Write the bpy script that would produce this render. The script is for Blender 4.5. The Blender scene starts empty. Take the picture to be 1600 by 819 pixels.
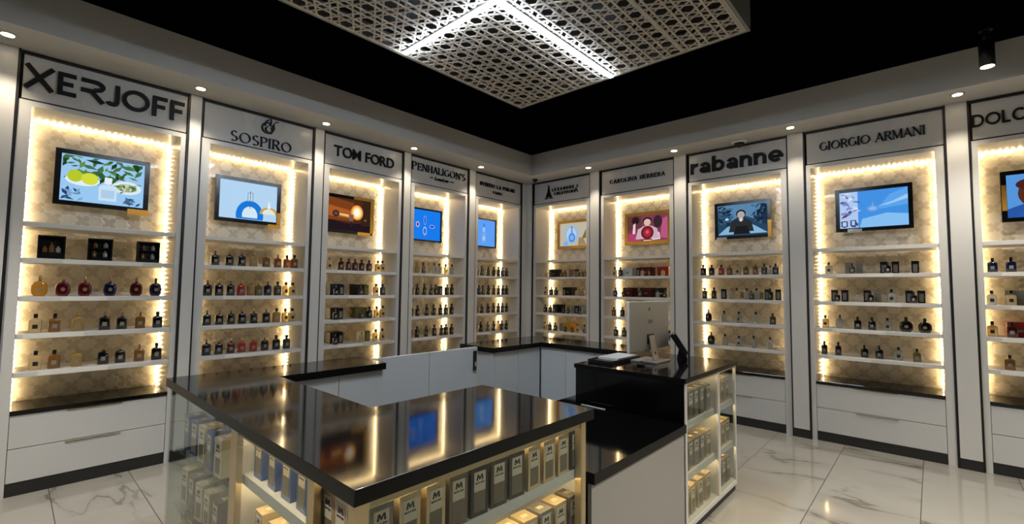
import bpy, bmesh, math, random
from mathutils import Vector, Matrix
PI = math.pi
random.seed(7)
SC = bpy.context.scene
COL = SC.collection

# ------------------------------------------------------------------ camera, world, exposure
cam_d = bpy.data.cameras.new('camera'); cam_d.sensor_width = 36.0; cam_d.lens = 16.1628
cam_d.clip_start = 0.02
cam_o = bpy.data.objects.new('camera', cam_d); COL.objects.link(cam_o)
R3 = Matrix(((0.738819, 0.030892, 0.673195), (0.673814, -0.050138, -0.737198), (0.01098, 0.998264, -0.057858)))
M4 = R3.to_4x4(); M4.translation = Vector((4.81819659, -5.6220489, 1.5))
cam_o.matrix_world = M4
SC.camera = cam_o
W = bpy.data.worlds.new('world'); SC.world = W; W.use_nodes = True
W.node_tree.nodes['Background'].inputs[0].default_value = (0.9, 0.95, 1.0, 1)
W.node_tree.nodes['Background'].inputs[1].default_value = 0.0
SC.view_settings.view_transform = 'Standard'
SC.view_settings.look = 'None'
SC.view_settings.gamma = 1.0
SC.view_settings.use_curve_mapping = False
SC.view_settings.exposure = 0.62
cy = SC.cycles
cy.use_denoising = True
cy.max_bounces = 8; cy.diffuse_bounces = 4; cy.glossy_bounces = 4; cy.transmission_bounces = 6; cy.transparent_max_bounces = 12
cy.caustics_reflective = False; cy.caustics_refractive = False
cy.sample_clamp_indirect = 4.0
# light levels
LED_WARM = 18.5       # diode strips in the wall cabinets
LED_COUNTER = 35.0    # strips under the counter tops
LED_CEIL = 75.0       # cool white bars under the ceiling screen
DOWN_W = 17.0         # recessed downlights
SPOT_W = 260.0         # default cylinder spot power, kept by the added aisle fill
TV_L = 0.68

# ------------------------------------------------------------------ materials
def lin(c):
    return tuple(((v/255.0)/12.92 if v/255.0 <= 0.04045 else ((v/255.0+0.055)/1.055)**2.4) for v in c) + (1.0,)
def mat(name, col, rough=0.5, metal=0.0, spec=0.5, coat=0.0, emit=None, est=0.0):
    m = bpy.data.materials.new(name); m.use_nodes = True
    b = m.node_tree.nodes['Principled BSDF']
    b.inputs['Base Color'].default_value = lin(col)
    b.inputs['Roughness'].default_value = rough
    b.inputs['Metallic'].default_value = metal
    b.inputs['Specular IOR Level'].default_value = spec
    b.inputs['Coat Weight'].default_value = coat
    b.inputs['Coat Roughness'].default_value = 0.05
    if emit:
        b.inputs['Emission Color'].default_value = lin(emit); b.inputs['Emission Strength'].default_value = est
    return m
def emat(name, col, st):
    m = bpy.data.materials.new(name); m.use_nodes = True
    nt = m.node_tree; nt.nodes.remove(nt.nodes['Principled BSDF'])
    e = nt.nodes.new('ShaderNodeEmission'); e.inputs[0].default_value = lin(col); e.inputs[1].default_value = st
    nt.links.new(e.outputs[0], nt.nodes['Material Output'].inputs[0])
    return m
def noise_rough(m, scale, lo, hi):
    nt = m.node_tree; b = nt.nodes['Principled BSDF']
    tc = nt.nodes.new('ShaderNodeTexCoord'); n = nt.nodes.new('ShaderNodeTexNoise'); n.inputs['Scale'].default_value = scale
    r = nt.nodes.new('ShaderNodeMapRange'); r.inputs['To Min'].default_value = lo; r.inputs['To Max'].default_value = hi
    nt.links.new(tc.outputs['Object'], n.inputs['Vector']); nt.links.new(n.outputs[0], r.inputs[0]); nt.links.new(r.outputs[0], b.inputs['Roughness'])
    return m
def glassy(name, tint, mix=0.88, rough=0.02, body=None, ior=1.5):
    """thin clear sheet or bottle glass: see-through layer under a Fresnel gloss; body adds a share of coloured liquid"""
    m = bpy.data.materials.new(name); m.use_nodes = True
    nt = m.node_tree; N = nt.nodes; L = nt.links
    b = N['Principled BSDF']; out = N['Material Output']
    tr = N.new('ShaderNodeBsdfTransparent'); tr.inputs[0].default_value = lin(tint)
    gl = N.new('ShaderNodeBsdfGlossy'); gl.inputs['Roughness'].default_value = rough
    fr = N.new('ShaderNodeFresnel'); ge = N.new('ShaderNodeNewGeometry'); mr_ = N.new('ShaderNodeMapRange'); mr_.inputs['To Min'].default_value = ior; mr_.inputs['To Max'].default_value = 1/ior
    L.new(ge.outputs['Backfacing'], mr_.inputs[0]); L.new(mr_.outputs[0], fr.inputs[0])
    mx = N.new('ShaderNodeMixShader'); L.new(fr.outputs[0], mx.inputs[0])
    if body:
        b.inputs['Base Color'].default_value = lin(body); b.inputs['Roughness'].default_value = 0.08
        m2 = N.new('ShaderNodeMixShader'); m2.inputs[0].default_value = mix
        L.new(b.outputs[0], m2.inputs[1]); L.new(tr.outputs[0], m2.inputs[2]); L.new(m2.outputs[0], mx.inputs[1])
    else:
        N.remove(b); L.new(tr.outputs[0], mx.inputs[1])
    L.new(gl.outputs[0], mx.inputs[2]); L.new(mx.outputs[0], out.inputs[0])
    return m

LAC = noise_rough(mat('white_lacquer', (206, 205, 202), 0.3, spec=0.45), 3.0, 0.24, 0.36)
LACD = mat('white_lacquer_fronts', (203, 203, 201), 0.42, spec=0.4)
SIGNP = noise_rough(mat('satin_sign_board', (196, 194, 190), 0.28, spec=0.5), 2.0, 0.2, 0.34)
PAINT = mat('grey_white_paint', (192, 190, 185), 0.75)
DARKW = mat('dark_grey_wall', (58, 57, 55), 0.7)
BLKCEIL = mat('black_ceiling_paint', (3, 4, 6), 0.9, spec=0.0)
BLK = mat('black_trim', (12, 12, 12), 0.45)
TOE = mat('dark_toe_board', (34, 35, 34), 0.5)
STONE = noise_rough(mat('black_polished_stone', (8, 8, 9), 0.06, spec=0.5), 6.0, 0.05, 0.09)
STONE_E = mat('black_honed_stone_edge', (9, 9, 9), 0.4, spec=0.2)
BGLOSS = mat('black_gloss_panel', (7, 7, 8), 0.1, spec=0.4)
GOLD = mat('gold_metal', (214, 172, 92), 0.25, 1.0)
CHAMP = mat('champagne_metal', (190, 172, 134), 0.3, 0.85)
CHROME = mat('chrome', (210, 210, 210), 0.12, 1.0)
LETTER = mat('black_letter_acrylic', (8, 8, 9), 0.5, spec=0.25)
BEZEL = mat('black_bezel', (12, 12, 13), 0.2)
GBEZEL = mat('gold_film_bezel', (222, 168, 66), 0.28, 0.3)
TAPE = mat('amber_film_tape', (226, 170, 60), 0.3)
PLAST = mat('black_plastic', (18, 18, 19), 0.4)
WPLAST = mat('white_plastic', (226, 223, 216), 0.4)
SILV = mat('silver_aluminium', (196, 194, 190), 0.3, 0.6)
GLASS = glassy('clear_glass_sheet', (240, 243, 241), ior=1.22)
PRICE = mat('clear_price_rail', (228, 226, 220), 0.25)
LEDC = emat('cool_led', (226, 240, 255), LED_CEIL)
LEDK = emat('counter_led', (255, 224, 172), LED_COUNTER)
LENS = emat('downlight_lens', (255, 226, 176), 14.0)

def led_strip_mat():
    m = emat('warm_diode_strip', (255, 220, 162), LED_WARM)
    nt = m.node_tree; e = nt.nodes['Emission']
    tc = nt.nodes.new('ShaderNodeTexCoord'); sp = nt.nodes.new('ShaderNodeSeparateXYZ'); ad = nt.nodes.new('ShaderNodeMath'); ad.operation = 'ADD'
    mu = nt.nodes.new('ShaderNodeMath'); mu.operation = 'MULTIPLY'; mu.inputs[1].default_value = 2*PI/0.042
    si = nt.nodes.new('ShaderNodeMath'); si.operation = 'SINE'
    mr = nt.nodes.new('ShaderNodeMapRange'); mr.inputs['From Min'].default_value = -0.7; mr.inputs['To Min'].default_value = LED_WARM*0.12; mr.inputs['To Max'].default_value = LED_WARM*2.2
    L = nt.links
    L.new(tc.outputs['Object'], sp.inputs[0]); L.new(sp.outputs[0], ad.inputs[0]); L.new(sp.outputs[2], ad.inputs[1])
    L.new(ad.outputs[0], mu.inputs[0]); L.new(mu.outputs[0], si.inputs[0]); L.new(si.outputs[0], mr.inputs[0]); L.new(mr.outputs[0], e.inputs[1])
    return m
LEDW = led_strip_mat()

def damask():
    """pearl board with raised lobed cells in a darker lattice"""
    m = mat('pearl_arabesque_panel', (190, 176, 152), 0.3, 0.1, 0.5, 0.3)
    nt = m.node_tree; N = nt.nodes; L = nt.links; b = N['Principled BSDF']
    tc = N.new('ShaderNodeTexCoord')
    def noise(scale, det, ro=0.5):
        n = N.new('ShaderNodeTexNoise'); n.inputs['Scale'].default_value = scale; n.inputs['Detail'].default_value = det; n.inputs['Roughness'].default_value = ro
        L.new(tc.outputs['Object'], n.inputs['Vector']); return n
    def M(op, a, c=None, d=None):
        n = N.new('ShaderNodeMath'); n.operation = op
        for i, x in enumerate((a, c, d)):
            if x is None: continue
            if hasattr(x, 'links'): L.new(x, n.inputs[i])
            else: n.inputs[i].default_value = x
        return n.outputs[0]
    wob = noise(9, 3); mx = N.new('ShaderNodeMixRGB'); mx.blend_type = 'ADD'; mx.inputs[0].default_value = 0.04
    L.new(tc.outputs['Object'], mx.inputs[1]); L.new(wob.outputs['Color'], mx.inputs[2])
    sp = N.new('ShaderNodeSeparateXYZ'); L.new(mx.outputs[0], sp.inputs[0])
    A = 0.17
    def star(ox):   # eight-lobed cells on a square lattice
        u = M('SUBTRACT', M('FRACT', M('MULTIPLY_ADD', sp.outputs[0], 1/A, 50+ox)), 0.5)
        v = M('SUBTRACT', M('FRACT', M('MULTIPLY_ADD', sp.outputs[2], 1/A, 50+ox)), 0.5)
        rad = M('SQRT', M('ADD', M('MULTIPLY', u, u), M('MULTIPLY', v, v)))
        lobe = M('COSINE', M('MULTIPLY', M('ARCTAN2', v, u), 8.0))
        return M('MULTIPLY_ADD', lobe, -0.035, rad)
    d = M('MINIMUM', star(0.0), star(0.5))
    q = N.new('ShaderNodeMapRange'); q.interpolation_type = 'SMOOTHSTEP'; q.inputs['From Min'].default_value = 0.26; q.inputs['From Max'].default_value = 0.35; q.inputs['To Min'].default_value = 1; q.inputs['To Max'].default_value = 0
    L.new(d, q.inputs[0])
    ring = M('LESS_THAN', M('ABSOLUTE', M('SUBTRACT', d, 0.14)), 0.018)
    hgt = M('MULTIPLY_ADD', ring, -0.12, M('MULTIPLY', q.outputs[0], 0.5))
    pat = noise(8, 6, 0.65)
    ad = M('MULTIPLY_ADD', pat.outputs[0], 0.7, hgt)
    cr = N.new('ShaderNodeValToRGB')
    cr.color_ramp.elements[0].position = 0.3; cr.color_ramp.elements[0].color = lin((197, 188, 172))
    cr.color_ramp.elements[1].position = 1.0; cr.color_ramp.elements[1].color = lin((228, 222, 209))
    L.new(ad, cr.inputs[0]); L.new(cr.outputs[0], b.inputs['Base Color'])
    bp = N.new('ShaderNodeBump'); bp.inputs['Strength'].default_value = 0.4; bp.inputs['Distance'].default_value = 0.010
    L.new(ad, bp.inputs['Height']); L.new(bp.outputs[0], b.inputs['Normal'])
    return m
DAMASK = damask()

def marble():
    m = mat('white_veined_marble_tiles', (176, 172, 164), 0.1, spec=0.5, coat=0.2)
    nt = m.node_tree; N = nt.nodes; L = nt.links; b = N['Principled BSDF']
    tc = N.new('ShaderNodeTexCoord'); geo = N.new('ShaderNodeSeparateXYZ'); L.new(tc.outputs['Object'], geo.inputs[0])
    def math_(op, a, bb=None, c=None):
        n = N.new('ShaderNodeMath'); n.operation = op
        for i, x in enumerate((a, bb, c)):
            if x is None: continue
            if hasattr(x, 'links'): L.new(x, n.inputs[i])
            else: n.inputs[i].default_value = x
        return n.outputs[0]
    X, Y = geo.outputs[0], geo.outputs[1]
    # joints: strips run towards the right-hand wall on the right of the aisle, towards the left-hand wall on the left
    jx = math_('ABSOLUTE', math_('SUBTRACT', math_('FRACT', math_('DIVIDE', math_('ADD', X, 100*0.575-3.565+0.2875), 0.575)), 0.5))
    jy = math_('ABSOLUTE', math_('SUBTRACT', math_('FRACT', math_('DIVIDE', math_('ADD', Y, 100*0.455+4.89+0.2275), 0.455)), 0.5))
    gx = math_('LESS_THAN', jx, 0.0045); gy = math_('LESS_THAN', jy, 0.0055)
    side = math_('LESS_THAN', X, 1.5)
    gx = math_('MULTIPLY', gx, math_('SUBTRACT', 1.0, side)); gy = math_('MULTIPLY', gy, side)
    grout = math_('MAXIMUM', gx, gy)
    # each tile shifts the vein pattern
    tid = N.new('ShaderNodeCombineXYZ')
    L.new(math_('MULTIPLY', math_('FLOOR', math_('DIVIDE', math_('ADD', X, 100*0.575-3.565), 0.575)), 3.7), tid.inputs[2])
    mp = N.new('ShaderNodeMapping'); mp.inputs['Rotation'].default_value = (0, 0, 0.5); mp.inputs['Scale'].default_value = (0.45, 1.5, 1)
    va = N.new('ShaderNodeVectorMath'); va.operation = 'ADD'
    L.new(tc.outputs['Object'], va.inputs[0]); L.new(tid.outputs[0], va.inputs[1]); L.new(va.outputs[0], mp.inputs[0])
    nz = N.new('ShaderNodeTexNoise'); nz.inputs['Scale'].default_value = 1.3; nz.inputs['Detail'].default_value = 5; nz.inputs['Roughness'].default_value = 0.48; nz.inputs['Distortion'].default_value = 0.35
    L.new(mp.outputs[0], nz.inputs['Vector'])
    vein = math_('ABSOLUTE', math_('SUBTRACT', nz.outputs[0], 0.5))
    msk = N.new('ShaderNodeTexNoise'); msk.inputs['Scale'].default_value = 1.1; msk.inputs['Detail'].default_value = 2
    L.new(va.outputs[0], msk.inputs['Vector'])
    mk_ = N.new('ShaderNodeMapRange'); mk_.interpolation_type = 'SMOOTHSTEP'; mk_.inputs['From Min'].default_value = 0.42; mk_.inputs['From Max'].default_value = 0.62
    L.new(msk.outputs[0], mk_.inputs[0])
    fine = N.new('ShaderNodeMapRange'); fine.interpolation_type = 'SMOOTHSTEP'; fine.inputs['From Max'].default_value = 0.014; fine.inputs['To Min'].default_value = 1.0; fine.inputs['To Max'].default_value = 0.0
    L.new(vein, fine.inputs[0])
    soft = N.new('ShaderNodeMapRange'); soft.interpolation_type = 'SMOOTHSTEP'; soft.inputs['From Max'].default_value = 0.09; soft.inputs['To Min'].default_value = 0.28; soft.inputs['To Max'].default_value = 0.0
    L.new(vein, soft.inputs[0])
    va_ = math_('ADD', math_('MULTIPLY', fine.outputs[0], math_('MULTIPLY_ADD', mk_.outputs[0], 0.75, 0.12)), math_('MULTIPLY', soft.outputs[0], mk_.outputs[0]))
    cr = N.new('ShaderNodeMixRGB'); cr.inputs[1].default_value = lin((158, 155, 147)); cr.inputs[2].default_value = lin((112, 107, 99))
    L.new(va_, cr.inputs[0])
    mx = N.new('ShaderNodeMixRGB'); L.new(grout, mx.inputs[0]); L.new(cr.outputs[0], mx.inputs[1]); mx.inputs[2].default_value = lin((70, 66, 60))
    L.new(mx.outputs[0], b.inputs['Base Color'])
    rr = math_('MULTIPLY_ADD', grout, 0.5, 0.09); L.new(rr, b.inputs['Roughness'])
    return m
MARBLE = marble()
# ceiling screen: semi-gloss taupe laminate
SCREEN_M = mat('taupe_gloss_laminate', (178, 170, 158), 0.35, 0.0, 0.5)
SCREEN_S = mat('screen_side_board', (120, 120, 118), 0.5)

# ------------------------------------------------------------------ mesh helpers
class MB:
    """collects shapes into one mesh"""
    def __init__(s): s.v = []; s.f = []; s.m = []; s.smooth = []
    def add(s, vs, fs, mi=0, sm=False):
        o = len(s.v); s.v += [tuple(v) for v in vs]
        for f in fs: s.f.append(tuple(o+i for i in f)); s.m.append(mi); s.smooth.append(sm)
        return s
    def box(s, x0, x1, y0, y1, z0, z1, mi=0):
        v = [(x0,y0,z0),(x1,y0,z0),(x1,y1,z0),(x0,y1,z0),(x0,y0,z1),(x1,y0,z1),(x1,y1,z1),(x0,y1,z1)]
        return s.add(v, [(0,3,2,1),(4,5,6,7),(0,1,5,4),(1,2,6,5),(2,3,7,6),(3,0,4,7)], mi)
    def prism(s, poly, z0, z1, mi=0):
        n = len(poly); v = [(x,y,z0) for x,y in poly]+[(x,y,z1) for x,y in poly]
        f = [tuple(range(n-1,-1,-1)), tuple(range(n,2*n))]+[(i,(i+1)%n,n+(i+1)%n,n+i) for i in range(n)]
        return s.add(v, f, mi)
    def vprism(s, poly, y0, y1, mi=0):
        """polygon in x-z (counter-clockwise seen from -y), y0 the face nearer to the viewer"""
        n = len(poly); v = [(x,y0,z) for x,z in poly]+[(x,y1,z) for x,z in poly]
        f = [tuple(range(n)), tuple(range(2*n-1,n-1,-1))]+[((i+1)%n,i,n+i,n+(i+1)%n) for i in range(n)]
        return s.add(v, f, mi)
    def loft(s, rings, mi=0, cap=True, sm=True):
        n = len(rings[0]); o = len(s.v)
        for r in rings: s.v += [tuple(p) for p in r]
        for k in range(len(rings)-1):
            for i in range(n):
                s.f.append((o+k*n+i, o+k*n+(i+1)%n, o+(k+1)*n+(i+1)%n, o+(k+1)*n+i)); s.m.append(mi); s.smooth.append(sm)
        if cap:
            s.f.append(tuple(o+i for i in range(n-1,-1,-1))); s.m.append(mi); s.smooth.append(False)
            s.f.append(tuple(o+(len(rings)-1)*n+i for i in range(n))); s.m.append(mi); s.smooth.append(False)
        return s
    def lathe(s, prof, n=16, cx=0, cyy=0, mi=0, sm=True):
        return s.loft([[(cx+r*math.cos(2*PI*i/n), cyy+r*math.sin(2*PI*i/n), z) for i in range(n)] for r, z in prof], mi, True, sm)
    def mesh(s, name, mats):
        me = bpy.data.meshes.new(name); me.from_pydata(s.v, [], s.f)
        for m in (mats if isinstance(mats, (list, tuple)) else [mats]): me.materials.append(m)
        me.polygons.foreach_set('material_index', s.m); me.polygons.foreach_set('use_smooth', s.smooth); me.update()
        return me
    def build(s, name, mats, parent=None, bevel=0.0):
        o = bpy.data.objects.new(name, s.mesh(name, mats)); COL.objects.link(o)
        if parent: o.parent = parent
        if bevel:
            b = o.modifiers.new('bevel', 'BEVEL'); b.width = bevel; b.segments = 2; b.limit_method = 'ANGLE'
        return o
def bx(name, m, parent, *a, bevel=0.0): return MB().box(*a).build(name, m, parent, bevel)
def empty(name, label, cat, loc=(0,0,0), rz=0.0, group=None):
    o = bpy.data.objects.new(name, None); o.empty_display_size = 0.05; COL.objects.link(o)
    o.location = loc; o.rotation_euler = (0, 0, rz); tag(o, label, cat, group); return o
def tag(o, label, cat, group=None):
    o['label'] = label; o['category'] = cat
    if group: o['group'] = group
    return o
def struct(o): o['kind'] = 'structure'; return o
def inst(name, me, parent, loc=None):
    o = bpy.data.objects.new(name, me); COL.objects.link(o); o.parent = parent
    if loc: o.location = loc
    return o

# ------------------------------------------------------------------ lettering
def arc(cx, cyy, rx, ry, a0, a1, T, t, n=20):
    P, Wd = [], []
    for i in range(n+1):
        a = math.radians(a0+(a1-a0)*i/n); P.append((cx+rx*math.cos(a), cyy+ry*math.sin(a))); Wd.append(t+(T-t)*math.cos(a)**2)
    return (P, Wd)
def glyph(c, T, t, sf, wf=1.0):
    """strokes of a capital letter one unit high; returns (advance, strokes)"""
    R = []; h = T/2; e = t/2
    def V(x, y0=0.0, y1=1.0, w=T, feet=True):
        R.append(([(x,y0),(x,y1)],[w,w]))
        if sf and feet:
            if y0 == 0.0: S(x, e)
            if y1 == 1.0: S(x, 1-e)
    def H(y, x0, x1, w=t): R.append(([(x0,y),(x1,y)],[w,w]))
    def S(x, y, k=0.13): H(y, x-k, x+k)
    def D(x0, y0, x1, y1, w): R.append(([(x0,y0),(x1,y1)],[w,w]))
    def A(*a): R.append(arc(*a, T, t))
    if c == 'A':
        D(.05,0,.40,1,t); D(.40,1,.77,0,T); H(.32,.16,.66)
        if sf: S(.05,e,.1); S(.77,e,.12)
        w = .82
    elif c == 'B':
        V(h); H(1-e,h,.32); H(.53,h,.34); H(e,h,.34); A(.32,.765,.22,.235-e,90,-90); A(.34,.265,.25,.265-e,90,-90); w = .62
    elif c == 'C': A(.46,.5,.46-h,.5-e,48,312); w = .84; 
    elif c == 'D': V(h); H(1-e,h,.34); H(e,h,.34); A(.34,.5,.44-h+.04,.5-e,90,-90); w = .82
    elif c == 'E':
        V(h); H(1-e,h,.56); H(.51,h,.48); H(e,h,.58)
        if sf: D(.55,.8,.55,1,t); D(.57,0,.57,.2,t); D(.47,.41,.47,.61,t)
        w = .6
    elif c == 'F':
        V(h); H(1-e,h,.56); H(.5,h,.48)
        if sf: D(.55,.8,.55,1,t); D(.47,.4,.47,.6,t)
        w = .58
    elif c == 'G': A(.46,.5,.46-h,.5-e,48,318); V(.8,.1,.45,T,False); H(.45,.62 if not sf else .68,.86); w = .9
    elif c == 'H': V(h+.02); V(.72-h); H(.51,h,.72-h); w = .74
    elif c == 'I': V(h+.04); w = T+.08
    elif c == 'J': V(.34,.2,1.0); A(.19,.2,.15,.2-e,0,-170); w = .4
    elif c == 'L':
        V(h); H(e,h,.54)
        if sf: D(.54,0,.54,.22,t)
        w = .56
    elif c == 'M':
        V(.06,0,1,t if sf else T); V(.86,0,1,T); D(.08,1,.46,.05,T); D(.46,.05,.84,1,t if sf else T); w = .92
    elif c == 'N': V(.08,0,1,t if sf else T); V(.74,0,1,t if sf else T,False); D(.08,.98,.74,.02,T); w = .82; sf and S(.74,1-e)
    elif c == 'O': A(.5,.5,.5-h,.5-e,0,360); w = 1.0
    elif c == 'P': V(h+.02); H(1-e,h,.32); H(.47,h,.32); A(.32,.735,.26,.265-e,90,-90); w = .6
    elif c == 'R': V(h+.02); H(1-e,h,.34); H(.5,h,.34); A(.34,.75,.25,.25-e,90,-90); D(.32,.5,.68,0,T); w = .7; sf and S(.68,e,.09)
    elif c == 'r':   # open R without its stem
        H(1-e,.02,.44); H(.46,.02,.44); A(.44,.73,.28,.27-e,90,-90); D(.36,.46,.74,0,T); w = .78
    elif c == 'S': A(.3,.745,.25-h/2,.255-e,35,270); A(.3,.26,.27-h/2,.26-e,90,-145); w = .58
    elif c == 'T':
        V(.36); H(1-e,.02,.7)
        if sf: D(.03,.8,.03,1,t); D(.69,.8,.69,1,t)
        w = .72
    elif c == 'U': V(.1,.3,1.0); V(.7,.3,1.0,t if sf else T); A(.4,.3,.3,.3-e,180,360); w = .8
    elif c == 'X': D(.05,0,.8,1,t if sf else T); D(.05,1,.8,0,T); w = .85; sf and [S(.07,e,.1), S(.79,e,.1), S(.07,1-e,.1), S(.79,1-e,.1)]
    elif c == 'Y': D(.04,1,.38,.45,T); D(.72,1,.38,.45,t); V(.38,0,.47); w = .76; sf and [S(.06,1-e,.1), S(.72,1-e,.1)]
    elif c in '1234567':   # bold lower-case forms, x-height one unit
        b2 = T/2
        if c == '1': R.append(([(b2,0),(b2,1)],[T,T])); R.append(arc(.52,.42,.52-b2,.5-b2+.06,150,78,T,T*.95)); w = .62
        elif c == '2': R.append(arc(.44,.60,.40-b2,.40-b2,165,0,T,T*.9)); R.append(([(.84-b2,.62),(.84-b2,0)],[T,T])); R.append(arc(.40,.29,.40-b2,.29-b2+.02,0,360,T*.95,T*.85)); w = .86
        elif c == '3': R.append(([(b2,0),(b2,1.42)],[T,T])); R.append(arc(.48,.5,.46-b2,.5-b2+.03,0,360,T,T*.9)); w = .95
        elif c == '4': R.append(([(b2,0),(b2,1)],[T,T])); R.append(arc(.45,.55,.41-b2,.45-b2,180,0,T,T*.9)); R.append(([(.86-b2,.56),(.86-b2,0)],[T,T])); w = .86
        elif c == '5': R.append(arc(.47,.5,.47-b2,.5-b2+.02,0,318,T,T*.9)); R.append(([(.1,.46),(.94,.46)],[T*.75,T*.75])); w = .94
    elif c == "'": D(.06,.74,.1,1,T*.8); w = .14
    elif c == '.': D(.06,0,.06,.14,.14); w = .14
    elif c == '-': H(.45,.05,.4); w = .45
    else: w = .4
    if wf != 1.0: R = [([(x*wf,y) for x,y in P], Wd) for P, Wd in R]
    return w*wf, R
def ribbon(mb, P, Wd, sx, sz, ox, oz, y0, y1):
    """a flat stroke of given width along P, extruded between y0 and y1"""
    n = len(P); Lp, Rp = [], []
    for i in range(n):
        a = P[max(i-1,0)]; b = P[min(i+1,n-1)]
        dx, dz = (b[0]-a[0])*sx, (b[1]-a[1])*sz; l = math.hypot(dx, dz) or 1
        nx, nz = -dz/l, dx/l; w = Wd[i]*sz/2
        x, z = ox+P[i][0]*sx, oz+P[i][1]*sz
        Lp.append((x+nx*w, z+nz*w)); Rp.append((x-nx*w, z-nz*w))
    v = [(x,y0,z) for x,z in Lp]+[(x,y0,z) for x,z in Rp]+[(x,y1,z) for x,z in Lp]+[(x,y1,z) for x,z in Rp]
    f = []
    for i in range(n-1):
        f += [(i,n+i,n+i+1,i+1),(2*n+i,2*n+i+1,3*n+i+1,3*n+i),(i,i+1,2*n+i+1,2*n+i),(n+i,3*n+i,3*n+i+1,n+i+1)]
    f += [(0,2*n,3*n,n),(n-1,2*n-1,4*n-1,3*n-1)]
    mb.add(v, f)
def stroke_text(txt, x0, x1, z0, h, T, t, sf, parent, y0, y1, wf=1.0, name='letter', m=None, merge=False):
    """letters between x0 and x1, capital height h"""
    G = [None if c == ' ' else glyph(c, T, t, sf, wf) for c in txt]
    adv = sum((.35 if g is None else g[0]) for g in G); gaps = max(len(G)-1, 1)
    sx = h; gap = (x1-x0-adv*sx)/gaps
    if gap < 0.06*h: sx = (x1-x0)/(adv+gaps*0.1); gap = 0.1*sx
    x = x0; big = MB()
    for g in G:
        if g is None: x += .35*sx+gap; continue
        mb = big if merge else MB()
        for k, (P, Wd) in enumerate(g[1]): ribbon(mb, P, Wd, sx, h, x, z0, y0-0.0003*k, y1)
        if not merge: mb.build(name, m or LETTER, parent)
        x += g[0]*sx+gap
    if merge: return big.build(name, m or LETTER, parent)
_DG = None
def font_mesh(ch, bold=0.0, depth=0.01, shear=0.0):
    """one character of the built-in font as a mesh in x-z, facing -y"""
    cu = bpy.data.curves.new('char', 'FONT'); cu.body = ch; cu.size = 1.0; cu.extrude = depth/2; cu.offset = bold; cu.shear = shear; cu.resolution_u = 4
    o = bpy.data.objects.new('char', cu); COL.objects.link(o)
    dg = bpy.context.evaluated_depsgraph_get(); me = bpy.data.meshes.new_from_object(o.evaluated_get(dg))
    bpy.data.objects.remove(o); bpy.data.curves.remove(cu)
    return me
def font_text(txt, x0, x1, z0, h, parent, y0, y1, bold=0.0, shear=0.0, ref='x', gap=0.06, name='letter', m=None, merge=False):
    """built-in font letters fitted between x0 and x1; h is the height of the letter ref"""
    ms = [None if c == ' ' else font_mesh(c, bold, 1.0, shear) for c in txt]
    def rng(me, k): q = [v.co[k] for v in me.vertices]; return min(q), max(q)
    rm = font_mesh(ref, bold, 1.0, 0); zl, zh = rng(rm, 1); bpy.data.meshes.remove(rm); sz = h/(zh-zl)
    adv = sum((.3 if q is None else rng(q,0)[1]-rng(q,0)[0]) for q in ms)+gap*(len(ms)-1)
    sx = (x1-x0)/adv; x = x0; out = None; big = MB()
    for q in ms:
        if q is None: x += (.3+gap)*sx; continue
        a, b = rng(q, 0)
        vs = [(x+(v.co.x-a)*sx, y0+(y1-y0)*(0.5-v.co.z), z0+(v.co.y-zl)*sz) for v in q.vertices]
        mb = big if merge else MB(); mb.add(vs, [tuple(p.vertices) for p in q.polygons])
        if not merge: mb.build(name, m or LETTER, parent)
        x += (b-a+gap)*sx; bpy.data.meshes.remove(q)
    if merge: return big.build(name, m or LETTER, parent)
def ell(cx, cz, rx, rz, n=20, a0=0, a1=360):
    return [(cx+rx*math.cos(math.radians(a0+(a1-a0)*i/n)), cz+rz*math.sin(math.radians(a0+(a1-a0)*i/n))) for i in range(n if a1-a0 == 360 else n+1)]

# ------------------------------------------------------------------ the room
TOP = 3.19; CEILZ = 3.5
struct(MB().box(-0.6, 9.0, -9.0, 0.6, -0.06, 0.0).build('floor', MARBLE))
struct(MB().box(-0.6, 9.0, -9.0, 0.6, CEILZ, CEILZ+0.06).build('ceiling', BLKCEIL))
struct(MB().box(-0.6, -0.47, -9.0, 0.6, 0, CEILZ).build('wall_left', PAINT))
struct(MB().box(-0.47, 9.0, 0.47, 0.6, 0, CEILZ).build('wall_right', PAINT))
struct(MB().box(-0.6, 9.0, -9.1, -9.0, 0, CEILZ).build('wall_back', DARKW))
struct(MB().box(9.0, 9.1, -9.1, 0.6, 0, CEILZ).build('wall_side', DARKW))
# dropped bulkhead over the cabinets, an L in plan
struct(MB().prism([(-.47,-9),(.44,-9),(.44,-.42),(9,-.42),(9,.47),(-.47,.47)], TOP, CEILZ).build('ceiling_bulkhead', PAINT))
# pilasters between the cabinets
BL = [(-5.637,-4.622),(-4.51,-3.506),(-3.383,-2.386),(-2.262,-1.293),(-1.15,-.153)]
BR = [(.141,1.202),(1.379,2.445),(2.622,3.698),(3.867,4.94),(5.105,6.178)]
tn = 0
def pilaster(wall, a, b):
    """lacquered board, black edges in the shadow gap, dark toe"""
    global tn
    tn += 1
    g = .014
    mb = MB()
    if wall == 'l':
        mb.box(-.40, .028, a+g, b-g, .09, TOP, 0); mb.box(-.40, .021, a+g, b-g, 0, .09, 2)
        mb.box(-.40, .022, a, a+g, 0, TOP, 1); mb.box(-.40, .022, b-g, b, 0, TOP, 1)
    else:
        mb.box(a+g, b-g, -.028, .40, .09, TOP, 0); mb.box(a+g, b-g, -.021, .40, 0, .09, 2)
        mb.box(a, a+g, -.022, .40, 0, TOP, 1); mb.box(b-g, b, -.022, .40, 0, TOP, 1)
    struct(mb.build('trim_%d' % tn, [LAC, BLK, TOE]))
for k in range(4): pilaster('l', BL[k][1], BL[k+1][0]); pilaster('r', BR[k][1], BR[k+1][0])
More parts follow.
